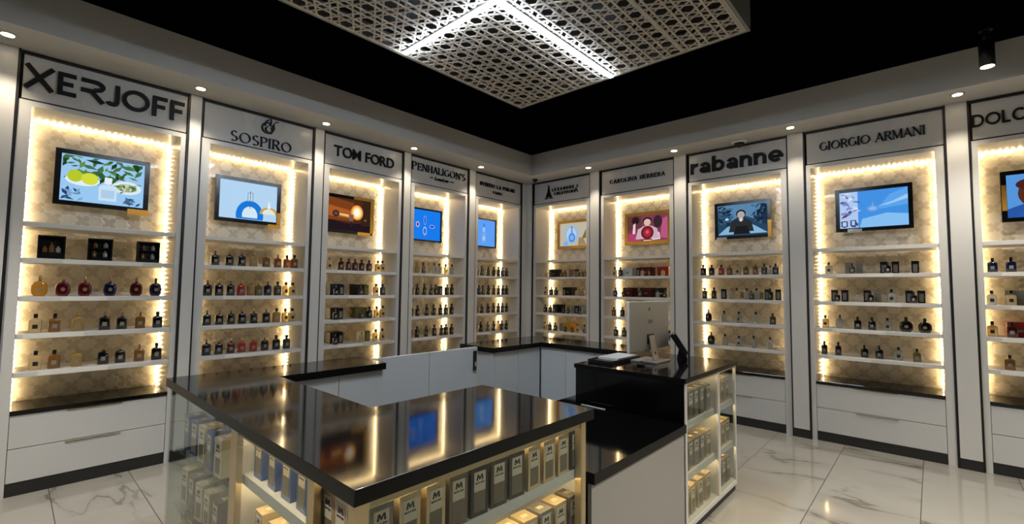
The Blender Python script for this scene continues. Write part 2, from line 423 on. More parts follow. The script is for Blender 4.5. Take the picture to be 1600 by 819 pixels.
pilaster('l', -5.775, -5.637); pilaster('r', 6.178, 6.36)
tn += 1
mb = MB()
mb.prism([(-.4,-.139),(.028,-.139),(.028,-.028),(.127,-.028),(.127,.4),(-.4,.4)], .09, TOP, 0)
mb.prism([(-.4,-.139),(.021,-.139),(.021,-.021),(.127,-.021),(.127,.4),(-.4,.4)], 0, .09, 2)
mb.box(-.40,.022,-.153,-.139,0,TOP,1); mb.box(.127,.141,-.022,.4,0,TOP,1)
struct(mb.build('trim_%d' % tn, [LAC, BLK, TOE]))
tn += 1; struct(MB().box(-.47, 0, -9.0, -5.776, 0, TOP).build('trim_%d' % tn, LAC))
tn += 1; struct(MB().box(6.361, 9.0, 0, .47, 0, TOP).build('trim_%d' % tn, LAC))

# ------------------------------------------------------------------ wall cabinets
SHELF = [1.95, 1.685, 1.405, 1.135, .862]
DEP = .42
PHR = {('l',1):'lemons screen', ('l',2):'blue ring screen', ('l',3):'orange screen', ('l',4):'bright blue screen', ('l',5):'pale blue screen',
       ('r',1):'small gold screen', ('r',2):'magenta screen', ('r',3):'boatman screen', ('r',4):'sky screen', ('r',5):'cropped portrait screen'}
CABL = {('l',1):'tall white lit display cabinet with lemons screen under wide black lettering',
        ('l',2):'tall white lit display cabinet with blue ring screen and swirl emblem',
        ('l',3):'tall white lit display cabinet with orange screen and dark presentation cubes',
        ('l',4):'tall white lit display cabinet with bright blue screen and dark slim bottles',
        ('l',5):'tall white lit display cabinet with pale blue bottle screen, beside the corner',
        ('r',1):'tall white lit display cabinet with small gold screen and tower emblem',
        ('r',2):'tall white lit display cabinet with magenta screen, behind the computer',
        ('r',3):'tall white lit display cabinet with boatman screen under bold lower-case lettering',
        ('r',4):'tall white lit display cabinet with sky screen and big round black bottles',
        ('r',5):'tall white lit display cabinet cropped by the picture edge, woman on screen'}
def bay_origin(w, b):
    return ((0, BL[b-1][0], 0), PI/2) if w == 'l' else ((BR[b-1][0], 0, 0), 0.0)
def bay_world(w, b, s, d, z):
    return (-d, BL[b-1][0]+s, z) if w == 'l' else (BR[b-1][0]+s, d, z)
def sign_text(w, b, p):
    L0 = (BL if w == 'l' else BR)[b-1][0]; y0, y1 = -.012, .006
    c = lambda a: a-L0
    if (w,b) == ('l',1): stroke_text('XErJOFF', c(-5.615), c(-4.645), 2.927, .172, .17, .17, False, p, y0, y1, 1.15)
    elif (w,b) == ('l',2):
        stroke_text('SOSPIRO', c(-4.28), c(-3.728), 2.862, .098, .13, .05, True, p, y0, y1)
        mb = MB(); X, Z = c(-3.96), 3.062     # quill-and-flame emblem
        k = 0
        for P, Wd in (arc(0,0,.052,.055,60,400,.2,.06), arc(.012,-.012,.03,.03,100,420,.2,.08), ([(-.03,.02),(-.01,.07),(.03,.1)],[.26,.2,.05]), ([(.02,.03),(.03,.07),(.028,.1)],[.22,.15,.04]), ([(.035,-.05),(.06,0),(.055,.05),(.075,.08),(.1,.082)],[.1,.13,.1,.08,.05])):
            ribbon(mb, P, [q*.075 for q in Wd], 1, 1, X, Z, y0-.0003*k, y1); k += 1
        mb.build('emblem', LETTER, p)
    elif (w,b) == ('l',3): font_text('TOM FORD', c(-3.272), c(-2.51), 2.945, .118, p, y0, y1, bold=.014, ref='M', gap=.045)
    elif (w,b) == ('l',4):
        stroke_text('P', c(-2.245), c(-2.17), 2.998, .106, .13, .05, True, p, y0, y1)
        stroke_text("ENHALIGON'S", c(-2.155), c(-1.348), 3.005, .092, .13, .05, True, p, y0, y1)
        font_text('London', c(-1.885), c(-1.655), 2.925, .044, p, y0, y1, shear=.35, ref='L', gap=.04)
        for a, b_ in ((-1.96,-1.91),(-1.63,-1.55)):
            mb = MB(); ribbon(mb, [(a,2.945),((a+b_)/2,2.948),(b_,2.945)], [.003,.012,.003], 1, 1, -L0, 0, y0, y1); mb.build('flourish', LETTER, p)
    elif (w,b) == ('l',5):
        stroke_text('BYREDO LA PUIGRE', c(-1.052), c(-.305), 3.006, .052, .14, .06, True, p, y0, y1)
        stroke_text('PARIS', c(-.782), c(-.6), 2.92, .036, .15, .07, True, p, y0, y1)
    elif (w,b) == ('r',1):
        stroke_text('LEXANDRE.J', c(.515), c(.983), 3.01, .046, .15, .07, True, p, y0, y1)
        stroke_text('CREATIONS', c(.55), c(.94), 2.945, .044, .15, .07, True, p, y0, y1)
        mb = MB(); k = 0; X = c(.447)
        for P in ([(-.062,0),(-.018,.1),(0,.19)],[(.062,0),(.018,.1),(0,.19)],[(-.03,0),(0,.06),(.03,0)],[(-.05,.03),(.05,.03)],[(-.036,.065),(.036,.065)],[(-.02,.1),(.02,.1)],[(-.012,.135),(.012,.135)],[(-.045,.035),(.02,.09)],[(.045,.035),(-.02,.09)],[(0,.1),(0,.205)],[(-.075,0),(-.02,0)],[(.02,0),(.075,0)]):
            ribbon(mb, P, [.010]*len(P), 1, 1, X, 2.908, y0-.0003*k, y1); k += 1
        mb.build('emblem', LETTER, p)
        mb = MB(); k = 0
        for P in ([(0,0),(.03,.05),(.06,0)],[(.03,.02),(.03,.06)]): ribbon(mb, P, [.009]*len(P), 1, 1, c(.93), 2.945, y0-.0003*k, y1); k += 1
        mb.build('small_tower', LETTER, p)
    elif (w,b) == ('r',2): stroke_text('CAROLINA HERRERA', c(1.53), c(2.328), 2.976, .055, .15, .06, True, p, y0, y1)
    elif (w,b) == ('r',3): stroke_text('1232445', c(2.654), c(3.667), 2.925, .132, .30, .30, False, p, y0, y1, 1.22)
    elif (w,b) == ('r',4): stroke_text('GIORGIO ARMANI', c(3.998), c(4.816), 2.963, .085, .15, .055, True, p, y0, y1)
    elif (w,b) == ('r',5): stroke_text('DOLCE', c(5.121), c(5.50), 2.952, .105, .14, .14, False, p, y0, y1); font_text('&', c(5.56), c(5.635), 2.952, .105, p, y0, y1, bold=.01, ref='&'); stroke_text('GABBANA', c(5.67), c(6.155), 2.952, .105, .14, .14, False, p, y0, y1, .9)
for w in 'lr':
    for b in range(1, 6):
        (loc, rz) = bay_origin(w, b); (a_, b_) = (BL if w == 'l' else BR)[b-1]; wd = b_-a_
        cab = empty('display_cabinet', CABL[(w,b)], 'cabinet', loc, rz, 'lit wall cabinets')
        cl, cr = (.07, .04) if w == 'l' else (.045, .062)
        x0, x1 = cl, wd-cr; OT = 2.795
        # casing: one continuous frame, stiles to the floor
        mb = MB()
        mb.box(.003, x0, 0, DEP, 0, OT); mb.box(x1, wd-.003, 0, DEP, 0, OT); mb.box(.003, wd-.003, 0, DEP, OT, 2.832)
        mb.build('casing', LAC, cab)
        bx('back_panel', DAMASK, cab, x0, x1, DEP-.012, DEP, .597, OT)
        sg = bx('sign_panel', SIGNP, cab, .016, wd-.003, .006, .05, 2.845, 3.166)
        mb = MB(); mb.box(.002, wd-.002, .03, .06, 2.833, 3.185); mb.box(.002, wd-.002, -.012, .03, 3.168, 3.185); mb.build('shadow_gap', BLK, cab)
        sign_text(w, b, sg)
        for z in SHELF:
            sh = bx('shelf', LAC, cab, x0, x1, .012, DEP-.05, z-.036, z, bevel=.002)
            if z < 1.9 and z > 0.85:
                rr = random.Random(int(z*1000)+b*7+(0 if w == 'l' else 50)); q = x0+.02+rr.random()*.25; e_ = min(x1-.03, q+.25+rr.random()*.35)
                MB().box(q, e_, .0075, .0118, z-.034, z-.006).build('price_rail', PRICE, sh)
        bx('worktop', STONE, cab, x0, x1, -.004, DEP-.013, .567, .597, bevel=.002)
        for z0_, z1_ in ((.094, .326), (.331, .562)):
            dr = bx('drawer', LACD, cab, x0+.003, x1-.003, .006, .03, z0_, z1_, bevel=.0015)
            m_ = (x0+x1)/2; MB().box(m_-.16, m_+.16, -.003, .0055, z1_-.007, z1_-.003).build('drawer_pull', GOLD, dr)
        bx('carcass', BLK, cab, x0, x1, .032, DEP-.02, .09, .56)
        bx('toe_board', TOE, cab, x0, x1, .01, .03, 0, .09)
        for q in (x0+.009, x1-.009):
            MB().box(q-.0025, q+.0025, DEP-.046, DEP-.038, .60, OT-.012).build('light_strip', LEDW, cab)
        MB().box(x0+.02, x1-.02, DEP-.046, DEP-.038, OT-.009, OT-.004).build('light_strip', LEDW, cab)

# ------------------------------------------------------------------ screens
SM = {}
def em(c):
    if c not in SM: SM[c] = emat('lit_picture_%d' % len(SM), c, TV_L)
    return SM[c]
def bottle_shape(cx, z, s, col, cap=(240,245,250)):
    return [(col, [(cx-.11*s,z),(cx+.11*s,z),(cx+.11*s,z+.3*s),(cx+.05*s,z+.36*s),(cx-.05*s,z+.36*s),(cx-.11*s,z+.3*s)]), (cap, [(cx-.045*s,z+.37*s),(cx+.045*s,z+.37*s),(cx+.045*s,z+.52*s),(cx-.045*s,z+.52*s)])]
def person_shape(cx, z, s, coat, skin, hair):
    return [(coat, [(cx-.3*s,z),(cx+.3*s,z),(cx+.24*s,z+.38*s),(cx+.09*s,z+.5*s),(cx-.09*s,z+.5*s),(cx-.24*s,z+.38*s)]), (skin, [(cx-.05*s,z+.42*s),(cx+.05*s,z+.42*s),(cx+.05*s,z+.56*s),(cx-.05*s,z+.56*s)]),
            (hair, ell(cx, z+.68*s, .115*s, .15*s)), (skin, ell(cx, z+.64*s, .088*s, .13*s))]
def leafs(seed, n, x0, x1, z0, z1, cols, r=.05):
    q = random.Random(seed); out = []
    for _ in range(n):
        cx, cz, a, l = x0+(x1-x0)*q.random(), z0+(z1-z0)*q.random(), q.random()*PI, r*(.6+q.random())
        ux, uz = math.cos(a)*l, math.sin(a)*l
        P = [(cx-ux,cz-uz),(cx+uz*.35,cz-ux*.35),(cx+ux,cz+uz),(cx-uz*.35,cz+ux*.35)]
        out.append((q.choice(cols), [(min(max(x,.01),.99),min(max(z,.01),.99)) for x, z in P]))
    return out
PIC = {
 ('l',1): ((150,196,235), leafs(1,60,.02,.98,.5,.98,[(52,92,40),(30,60,36),(96,140,60),(70,110,70)],.08)+[((220,235,245), ell(.25,.48,.2,.13)), ((180,196,40), ell(.16,.55,.09,.13)), ((205,215,60), ell(.33,.52,.1,.13)), ((215,230,240), ell(.78,.42,.19,.15)), ((150,170,110), ell(.78,.42,.13,.09))]+leafs(2,14,.66,.9,.3,.5,[(120,150,60),(200,200,190),(70,110,60)],.05)+bottle_shape(.55,.08,1.0,(196,220,240),(225,235,245))+[((170,200,225),[(.47,.14),(.63,.14),(.63,.32),(.47,.32)])]+leafs(3,16,.03,.25,.05,.25,[(60,90,130),(40,60,100),(120,160,200)],.05)+leafs(4,12,.78,.97,.03,.18,[(70,100,140),(50,80,120)],.05)),
 ('l',2): ((176,208,236), [((24,118,214), ell(.52,.12,.24,.40,28,-15,195)), ((206,226,240), ell(.52,.12,.135,.24,28,-15,195)), ((196,160,70), ell(.86,.2,.17,.2,20,0,180)), ((220,226,220), ell(.86,.2,.12,.15,20,0,180)), ((130,160,190),[(.47,.5),(.57,.5),(.57,.74),(.47,.74)]), ((190,215,235),[(.485,.52),(.555,.52),(.555,.72),(.485,.72)]), ((60,90,130),[(.515,.3),(.525,.3),(.525,.78),(.515,.78)]), ((225,235,240),[(.83,.36),(.89,.36),(.87,.55),(.85,.55)])]),
 ('l',3): ((74,40,22), [((120,62,26),[(0,.3),(.6,.3),(.6,.9),(0,1)]), ((168,88,34),[(0,.42),(.55,.38),(.62,.62),(0,.75)]), ((34,22,30),[(0,0),(1,0),(1,.3),(.5,.22),(0,.3)]), ((52,34,26),[(.78,.2),(1,.2),(1,1),(.82,1)]), ((235,150,60), ell(.68,.6,.15,.24)), ((255,220,150), ell(.68,.6,.11,.18)), ((255,248,230), ell(.68,.6,.07,.12)), ((40,34,40), ell(.18,.5,.08,.1)), ((90,70,60), ell(.18,.5,.05,.06)), ((230,190,120),[(.26,.46),(.55,.42),(.55,.5),(.26,.52)]), ((120,90,80),[(.5,.3),(.58,.3),(.6,.52),(.48,.52)]), ((40,30,40),[(.53,.1),(.56,.1),(.56,.3),(.53,.3)]), ((150,110,90),[(.84,.38),(.92,.36),(.9,.41)])]),
 ('l',4): ((24,120,232), [((120,170,235), ell(.52,.66,.045,.16)), ((60,90,190), ell(.52,.66,.03,.13)), ((150,190,240), ell(.52,.3,.06,.15)), ((70,100,190), ell(.52,.3,.04,.1)), ((190,180,200), ell(.3,.5,.055,.1)), ((60,60,140), ell(.3,.5,.03,.06)), ((130,160,230), ell(.74,.47,.09,.07)), ((30,80,190), ell(.74,.47,.06,.04))]),
 ('l',5): ((92,156,240), bottle_shape(.55,.12,1.15,(110,165,235),(150,190,245))+[((60,100,200),[(.44,.14),(.45,.14),(.45,.44),(.44,.44)]), ((60,100,200),[(.65,.14),(.66,.14),(.66,.44),(.65,.44)]), ((60,100,200),[(.53,.72),(.57,.72),(.57,.86),(.53,.86)]), ((150,195,245), ell(.55,.3,.06,.1))]),
 ('r',1): ((186,178,160), [((150,180,214), ell(.42,.5,.26,.4)), ((176,200,226), ell(.42,.5,.18,.3)), ((70,130,214), ell(.44,.36,.12,.2)), ((120,176,236), ell(.44,.36,.075,.12)), ((90,140,210),[(.41,.55),(.47,.55),(.46,.76),(.42,.76)]), ((50,60,110),[(.42,.76),(.46,.76),(.44,.9)]), ((110,170,240),[(.12,.02),(.3,.02),(.27,.2),(.16,.2)]), ((150,130,90),[(.66,.02),(.95,.02),(.86,.3),(.7,.36)]), ((120,100,60),[(.8,.3),(.95,.3),(.95,.7)])]),
 ('r',2): ((122,58,76), [((96,54,56),[(0,.4),(.35,.55),(.35,1),(0,1)]), ((172,62,104),[(0,0),(.35,0),(.3,.3),(0,.32)]), ((178,84,124),[(.82,.1),(1,.05),(1,.9),(.86,.8)]), ((225,200,214),[(.62,.02),(.82,.04),(.8,.3),(.6,.42)]), ((56,36,44), ell(.76,.72,.11,.24)), ((40,26,30), ell(.2,.82,.1,.15)), ((225,200,205),[(.12,.3),(.19,.3),(.2,.72),(.14,.66)])]+person_shape(.5,.08,1.0,(196,170,180),(214,180,170),(30,20,26))+[((110,26,38), ell(.5,.32,.16,.26)), ((160,40,56), ell(.5,.32,.1,.17)), ((200,90,100), ell(.5,.34,.04,.07)), ((236,214,200),[(.4,.0),(.6,.0),(.6,.03),(.4,.03)])]),
 ('r',3): ((38,66,92), [((86,130,166),[(0,.55),(.3,.5),(.5,.66),(.75,.5),(1,.6),(1,1),(0,1)]), ((50,84,112),[(0,.35),(.28,.44),(.25,.9),(0,.8)]), ((30,52,76),[(.75,.4),(1,.3),(1,.9),(.88,.95)]), ((130,176,206),[(0,.05),(1,.05),(.72,.32),(.4,.36),(.2,.3)]), ((58,88,112),[(.35,.05),(.62,.05),(.58,.22),(.38,.22)])]+leafs(9,26,.02,.3,.35,.95,[(26,44,64),(60,96,126),(20,34,50)],.07)+leafs(10,26,.7,.98,.35,.95,[(26,44,64),(56,90,120),(20,34,50)],.07)+person_shape(.48,.12,.85,(40,44,46),(170,164,160),(24,26,30))+[((26,28,30),[(.32,.05),(.66,.05),(.6,.3),(.38,.3)]), ((225,232,236),[(.46,.45),(.5,.45),(.49,.56),(.47,.56)]), ((170,205,225),[(.14,.55),(.2,.6),(.24,.52),(.18,.5)])]),
 ('r',4): ((66,142,222), [((92,160,230),[(.45,.45),(1,.55),(1,1),(.75,.85),(.62,.6)]), ((130,186,236),[(.3,0),(1,0),(1,.3),(.7,.36),(.34,.24)]), ((150,198,240),[(.58,.56),(.78,.66),(1,.82),(1,.7),(.72,.58)]), ((170,196,236),[(0,0),(.28,0),(.28,1),(0,1)])]+leafs(21,34,.02,.26,.04,.96,[(70,80,140),(120,130,190),(214,222,240),(90,70,90),(120,160,214)],.06)+[((56,60,96),[(.02,.04),(.12,.04),(.12,.2),(.02,.2)]), ((180,200,236),[(.04,.06),(.1,.06),(.1,.18),(.04,.18)]), ((44,50,90),[(.16,.06),(.25,.06),(.25,.22),(.16,.22)]), ((170,195,235),[(.18,.08),(.23,.08),(.23,.2),(.18,.2)]), ((96,150,214), ell(.5,.5,.09,.09)), ((130,180,232), ell(.5,.5,.06,.05)), ((110,166,226),[(.485,.55),(.515,.55),(.505,.68),(.495,.68)])]),
 ('r',5): ((84,146,214), [((40,84,160),[(0,0),(.5,0),(.45,.25),(.2,.32),(0,.2)])]+[((84,42,30), ell(.36,.55,.24,.36)), ((226,176,156), ell(.4,.52,.16,.28)), ((70,34,26), ell(.3,.76,.2,.14)), ((150,40,60), ell(.41,.38,.05,.025)), ((60,30,30), ell(.35,.58,.035,.02)), ((60,30,30), ell(.47,.58,.035,.02)), ((40,90,170),[(.1,0),(.7,0),(.6,.22),(.2,.24)])]),
}
TVL = {('l',1):'black-framed wall screen showing lemons and a clear bottle', ('l',2):'black-framed wall screen showing a blue ring on pale blue', ('l',3):'wall screen showing an orange glow, amber film on its edge',
       ('l',4):'wall screen showing small motifs on bright blue', ('l',5):'wall screen showing one bottle outline on pale blue', ('r',1):'gold-framed wall screen showing a small blue round bottle',
       ('r',2):'gold-framed wall screen showing a dark-haired figure on magenta', ('r',3):'black-framed wall screen showing a dark coated man in blue dusk', ('r',4):'black-framed wall screen showing blue sky beside a strip of pictures',
       ('r',5):'wall screen showing a brown-haired woman in blue, cut by the picture edge'}
TVX = {('l',1):(.222,.822), ('l',2):(.208,.815), ('l',3):(.18,.787), ('l',4):(.166,.76), ('l',5):(.172,.755), ('r',1):(.251,.86), ('r',2):(.211,.89), ('r',3):(.214,.842), ('r',4):(.215,.84), ('r',5):(.192,.82)}
for (w,b), (tx0, tx1) in TVX.items():
    (loc, rz) = bay_origin(w, b)
    o = empty('wall_television', TVL[(w,b)], 'screen', bay_world(w, b, (tx0+tx1)/2, DEP-.014, 2.135), rz, 'advertising screens in the cabinets')
    hw = (tx1-tx0)/2; H = .452; yf = -.105
    gold = (w,b) in (('r',1),('r',2))
    t = .046 if gold else (.022 if (w,b) in (('l',4),('l',5)) else .036)
    fm = GBEZEL if gold else BEZEL
    mb = MB()
    mb.box(-hw, -hw+t, yf, yf+.03, 0, H); mb.box(hw-t, hw, yf, yf+.03, 0, H); mb.box(-hw+t, hw-t, yf, yf+.03, 0, t); mb.box(-hw+t, hw-t, yf, yf+.03, H-t, H)
    mb.build('bezel', fm, o)
    bx('housing', PLAST, o, -hw+.01, hw-.01, yf+.0305, yf+.06, .01, H-.01)
    bx('wall_bracket', PLAST, o, -.1, .1, yf+.0605, 0, .12, H-.12)
    base, shp = PIC[(w,b)]
    mats = [em(base)]; mb = MB(); sx0, sx1, sz0, sz1 = -hw+t, hw-t, t, H-t
    mb.box(sx0, sx1, yf+.012, yf+.03, sz0, sz1)
    for k, (c, P) in enumerate(shp):
        m_ = em(c)
        if m_ not in mats: mats.append(m_)
        P = [(sx0+(sx1-sx0)*min(max(x,0),1), sz0+(sz1-sz0)*min(max(z,0),1)) for x, z in P]
        mb.add([(x, yf+.0118-.00006*k, z) for x, z in P], [tuple(range(len(P)))], mats.index(m_))
    mb.build('display', mats, o)
    if (w,b) == ('l',1): bx('film_tab', TAPE, o, hw-.14, hw+.006, yf-.003, yf-.0005, -.03, .02)
    if (w,b) == ('l',2): bx('film_tab', GBEZEL, o, hw-.12, hw+.004, yf-.003, yf-.0005, -.03, .012); bx('film_strip', GBEZEL, o, hw-.034, hw+.004, yf-.003, yf-.0005, .014, .14)
    if (w,b) == ('l',3): bx('film_strip', GBEZEL, o, hw-.036, hw+.012, yf-.003, yf-.0005, .03, H+.006); bx('film_strip', GBEZEL, o, hw-.26, hw-.04, yf-.003, yf-.0005, H-.034, H+.006); bx('film_tab', TAPE, o, hw-.2, hw-.03, yf-.003, yf-.0005, -.012, .028)
    if gold: bx('film_tab', TAPE, o, -.12, .1, yf-.003, yf-.0005, .0, .03)
    if (w,b) == ('r',3): bx('film_tab', SILV, o, -hw+.02, -hw+.14, yf-.003, yf-.0005, -.012, .024); bx('film_strip', GBEZEL, o, hw-.034, hw+.004, yf-.003, yf-.0005, .0, .2)
    if (w,b) == ('r',4): bx('film_tab', SILV, o, -hw+.1, -hw+.22, yf-.003, yf-.0005, -.012, .026)
    if (w,b) == ('r',5): bx('film_strip', GBEZEL, o, -hw+.004, -hw+.034, yf-.003, yf-.0005, .1, .33)

# ------------------------------------------------------------------ perfume bottles and boxes on the shelves
BC = {'K':((13,13,14),'black'),'N':((16,22,52),'navy blue'),'B':((20,50,120),'blue'),'R':((150,34,26),'red'),'W':((76,12,20),'burgundy'),'M':((70,16,18),'maroon'),
      'A':((150,104,50),'amber'),'G':((190,156,92),'golden'),'P':((222,200,150),'pale gold'),'C':((214,214,208),'clear'),'O':((104,92,48),'olive'),'Y':((212,158,52),'yellow'),
      'S':((136,134,128),'silver grey'),'T':((38,56,58),'dark teal'),'D':((60,56,50),'smoky')}
BM = {}
for k_, (c_, n_) in BC.items():
    if k_ in 'AGYP': BM[k_] = glassy('bottle_glass_'+n_.replace(' ','_'), tuple(min(255, int(v*1.05)) for v in c_), .45, .03, c_)
    elif k_ == 'C': BM[k_] = glassy('bottle_glass_clear', (228,228,222), .62, .03, (200,200,196))
    else: BM[k_] = mat('bottle_glass_'+n_.replace(' ','_'), c_, .12, 0, .6, .5)
CARTON = {k_: mat('carton_'+n_.replace(' ','_'), c_ if k_ != 'C' else (216,212,206), .4, .0, .25) for k_, (c_, n_) in BC.items()}
CAPM = {'k': mat('black_cap', (14,14,14), .3), 'g': mat('gold_cap', (186,158,108), .25, .7)}
LABM = {'d': mat('gold_label', (142,122,84), .4, .3), 'w': mat('pale_label', (128,124,117), .5), 'k': mat('black_label', (16,16,16), .5)}
def sq_ring(hw, hd, z, p=4.0, n=20):
    out = []
    for i in range(n):
        a = 2*PI*(i+.5)/n; c, s_ = math.cos(a), math.sin(a)
        out.append((hw*math.copysign(abs(c)**(2/p), c), hd*math.copysign(abs(s_)**(2/p), s_), z))
    return out
# kind: half width, half depth, body height, shoulder, neck radius, cap radius, cap height, exponent
BK = {'sq':(.032,.018,.094,.014,.009,.0105,.027,4), 'rnd':(.041,.022,.102,.022,.010,.011,.034,2.8), 'tl':(.026,.018,.098,.012,.008,.0105,.028,4.5),
      'sm':(.025,.016,.076,.012,.008,.010,.024,4), 'big':(.050,.028,.098,.024,.014,.018,.032,2.8)}
MC = {}
def bottle_meshes(kind, col, cap):
    key = (kind, col, cap)
    if key in MC: return MC[key]
    hw, hd, h, sh, nr, cr_, ch, ex = BK[kind]
    mb = MB(); rg = []
    if kind in ('rnd', 'big'):
        for z, f in ((0,.62),(.006,.72),(h*.2,.93),(h*.45,1.0),(h*.72,.97),(h*.88,.8),(h,.5)): rg.append(sq_ring(hw*f, hd*(.75+.25*f), z, ex))
    else:
        rg = [sq_ring(hw*.94, hd*.9, 0, ex), sq_ring(hw, hd, .003, ex), sq_ring(hw, hd, h-sh, ex), sq_ring(hw*.9, hd*.9, h-sh*.5, 4), sq_ring(hw*.6, hd*.7, h-sh*.1, 3)]
    rg += [sq_ring(nr, nr, h, 2), sq_ring(nr, nr, h+.008, 2)]
    mb.loft(rg); body = mb.mesh('body', BM[col])
    mb = MB()
    if kind in ('sq','tl') and cap == 'k': mb.loft([sq_ring(cr_, cr_, h+.008, 6), sq_ring(cr_, cr_, h+.006+ch, 6), sq_ring(cr_*.85, cr_*.85, h+.008+ch, 6)], sm=False)
    else: cr_ *= .72; mb.lathe([(cr_,h+.008),(cr_,h+.004+ch),(cr_*.8,h+.008+ch)], 14)
    capm = mb.mesh('cap', CAPM[cap])
    lc = 'd' if (col in 'KNWM' and (ord(kind[0])+ord(cap)) % 2) else ('w' if col in 'KNRMWTDO' else ('k' if kind == 'sq' and col in 'PC' else 'w'))
    lab = MB()
    if kind in ('rnd','big'): lab.vprism([(x, z) for x, z in ell(0, h*.5, hw*.3, h*.14, 16)], -hd-.0012, -hd*.8)
    else: lab.vprism([(x, z) for x, z in ell(0, h*.46, hw*.5, h*.2, 8, 0, 360)] if kind == 'sm' else [(-hw*.4,h*.3),(hw*.4,h*.3),(hw*.4,h*.6),(-hw*.4,h*.6)], -hd-.0012, -hd+.002)
    labm = lab.mesh('label', LABM[lc])
    MC[key] = (body, capm, labm); return MC[key]
def carton_meshes(kind, col):
    key = (kind, col)
    if key in MC: return MC[key]
    if kind == 'pk': hw, d0, d1, h = .027, -.018, .018, .118
    else: hw, d0, d1, h = .075, -.07, .07, .125
    b_ = MB().box(-hw, hw, d0, d1, 0, h*.80); l_ = MB().box(-hw-.001, hw+.001, d0-.001, d1+.001, h*.80+.0005, h)
    f = MB()
    if kind == 'pk':   # framed window with a bottle print
        f.box(-hw*.6, hw*.6, d0-.0012, d0, h*.12, h*.74)
        fm = LABM['w' if col in 'KSWN' else 'd']
    else:
        f.box(-hw*.22, hw*.22, d0-.0012, d0, h*.34, h*.50); fm = LABM['d'] if col in 'KNMO' else LABM['w']
    MC[key] = (b_.mesh('box_body', CARTON[col]), l_.mesh('lid', CARTON[col]), f.mesh('label', fm)); return MC[key]
NTH = ['first','second','third','fourth','fifth','sixth','seventh','eighth','ninth','tenth','eleventh','twelfth','thirteenth']
ROWN = {1:'top', 2:'second', 3:'third', 4:'lowest'}
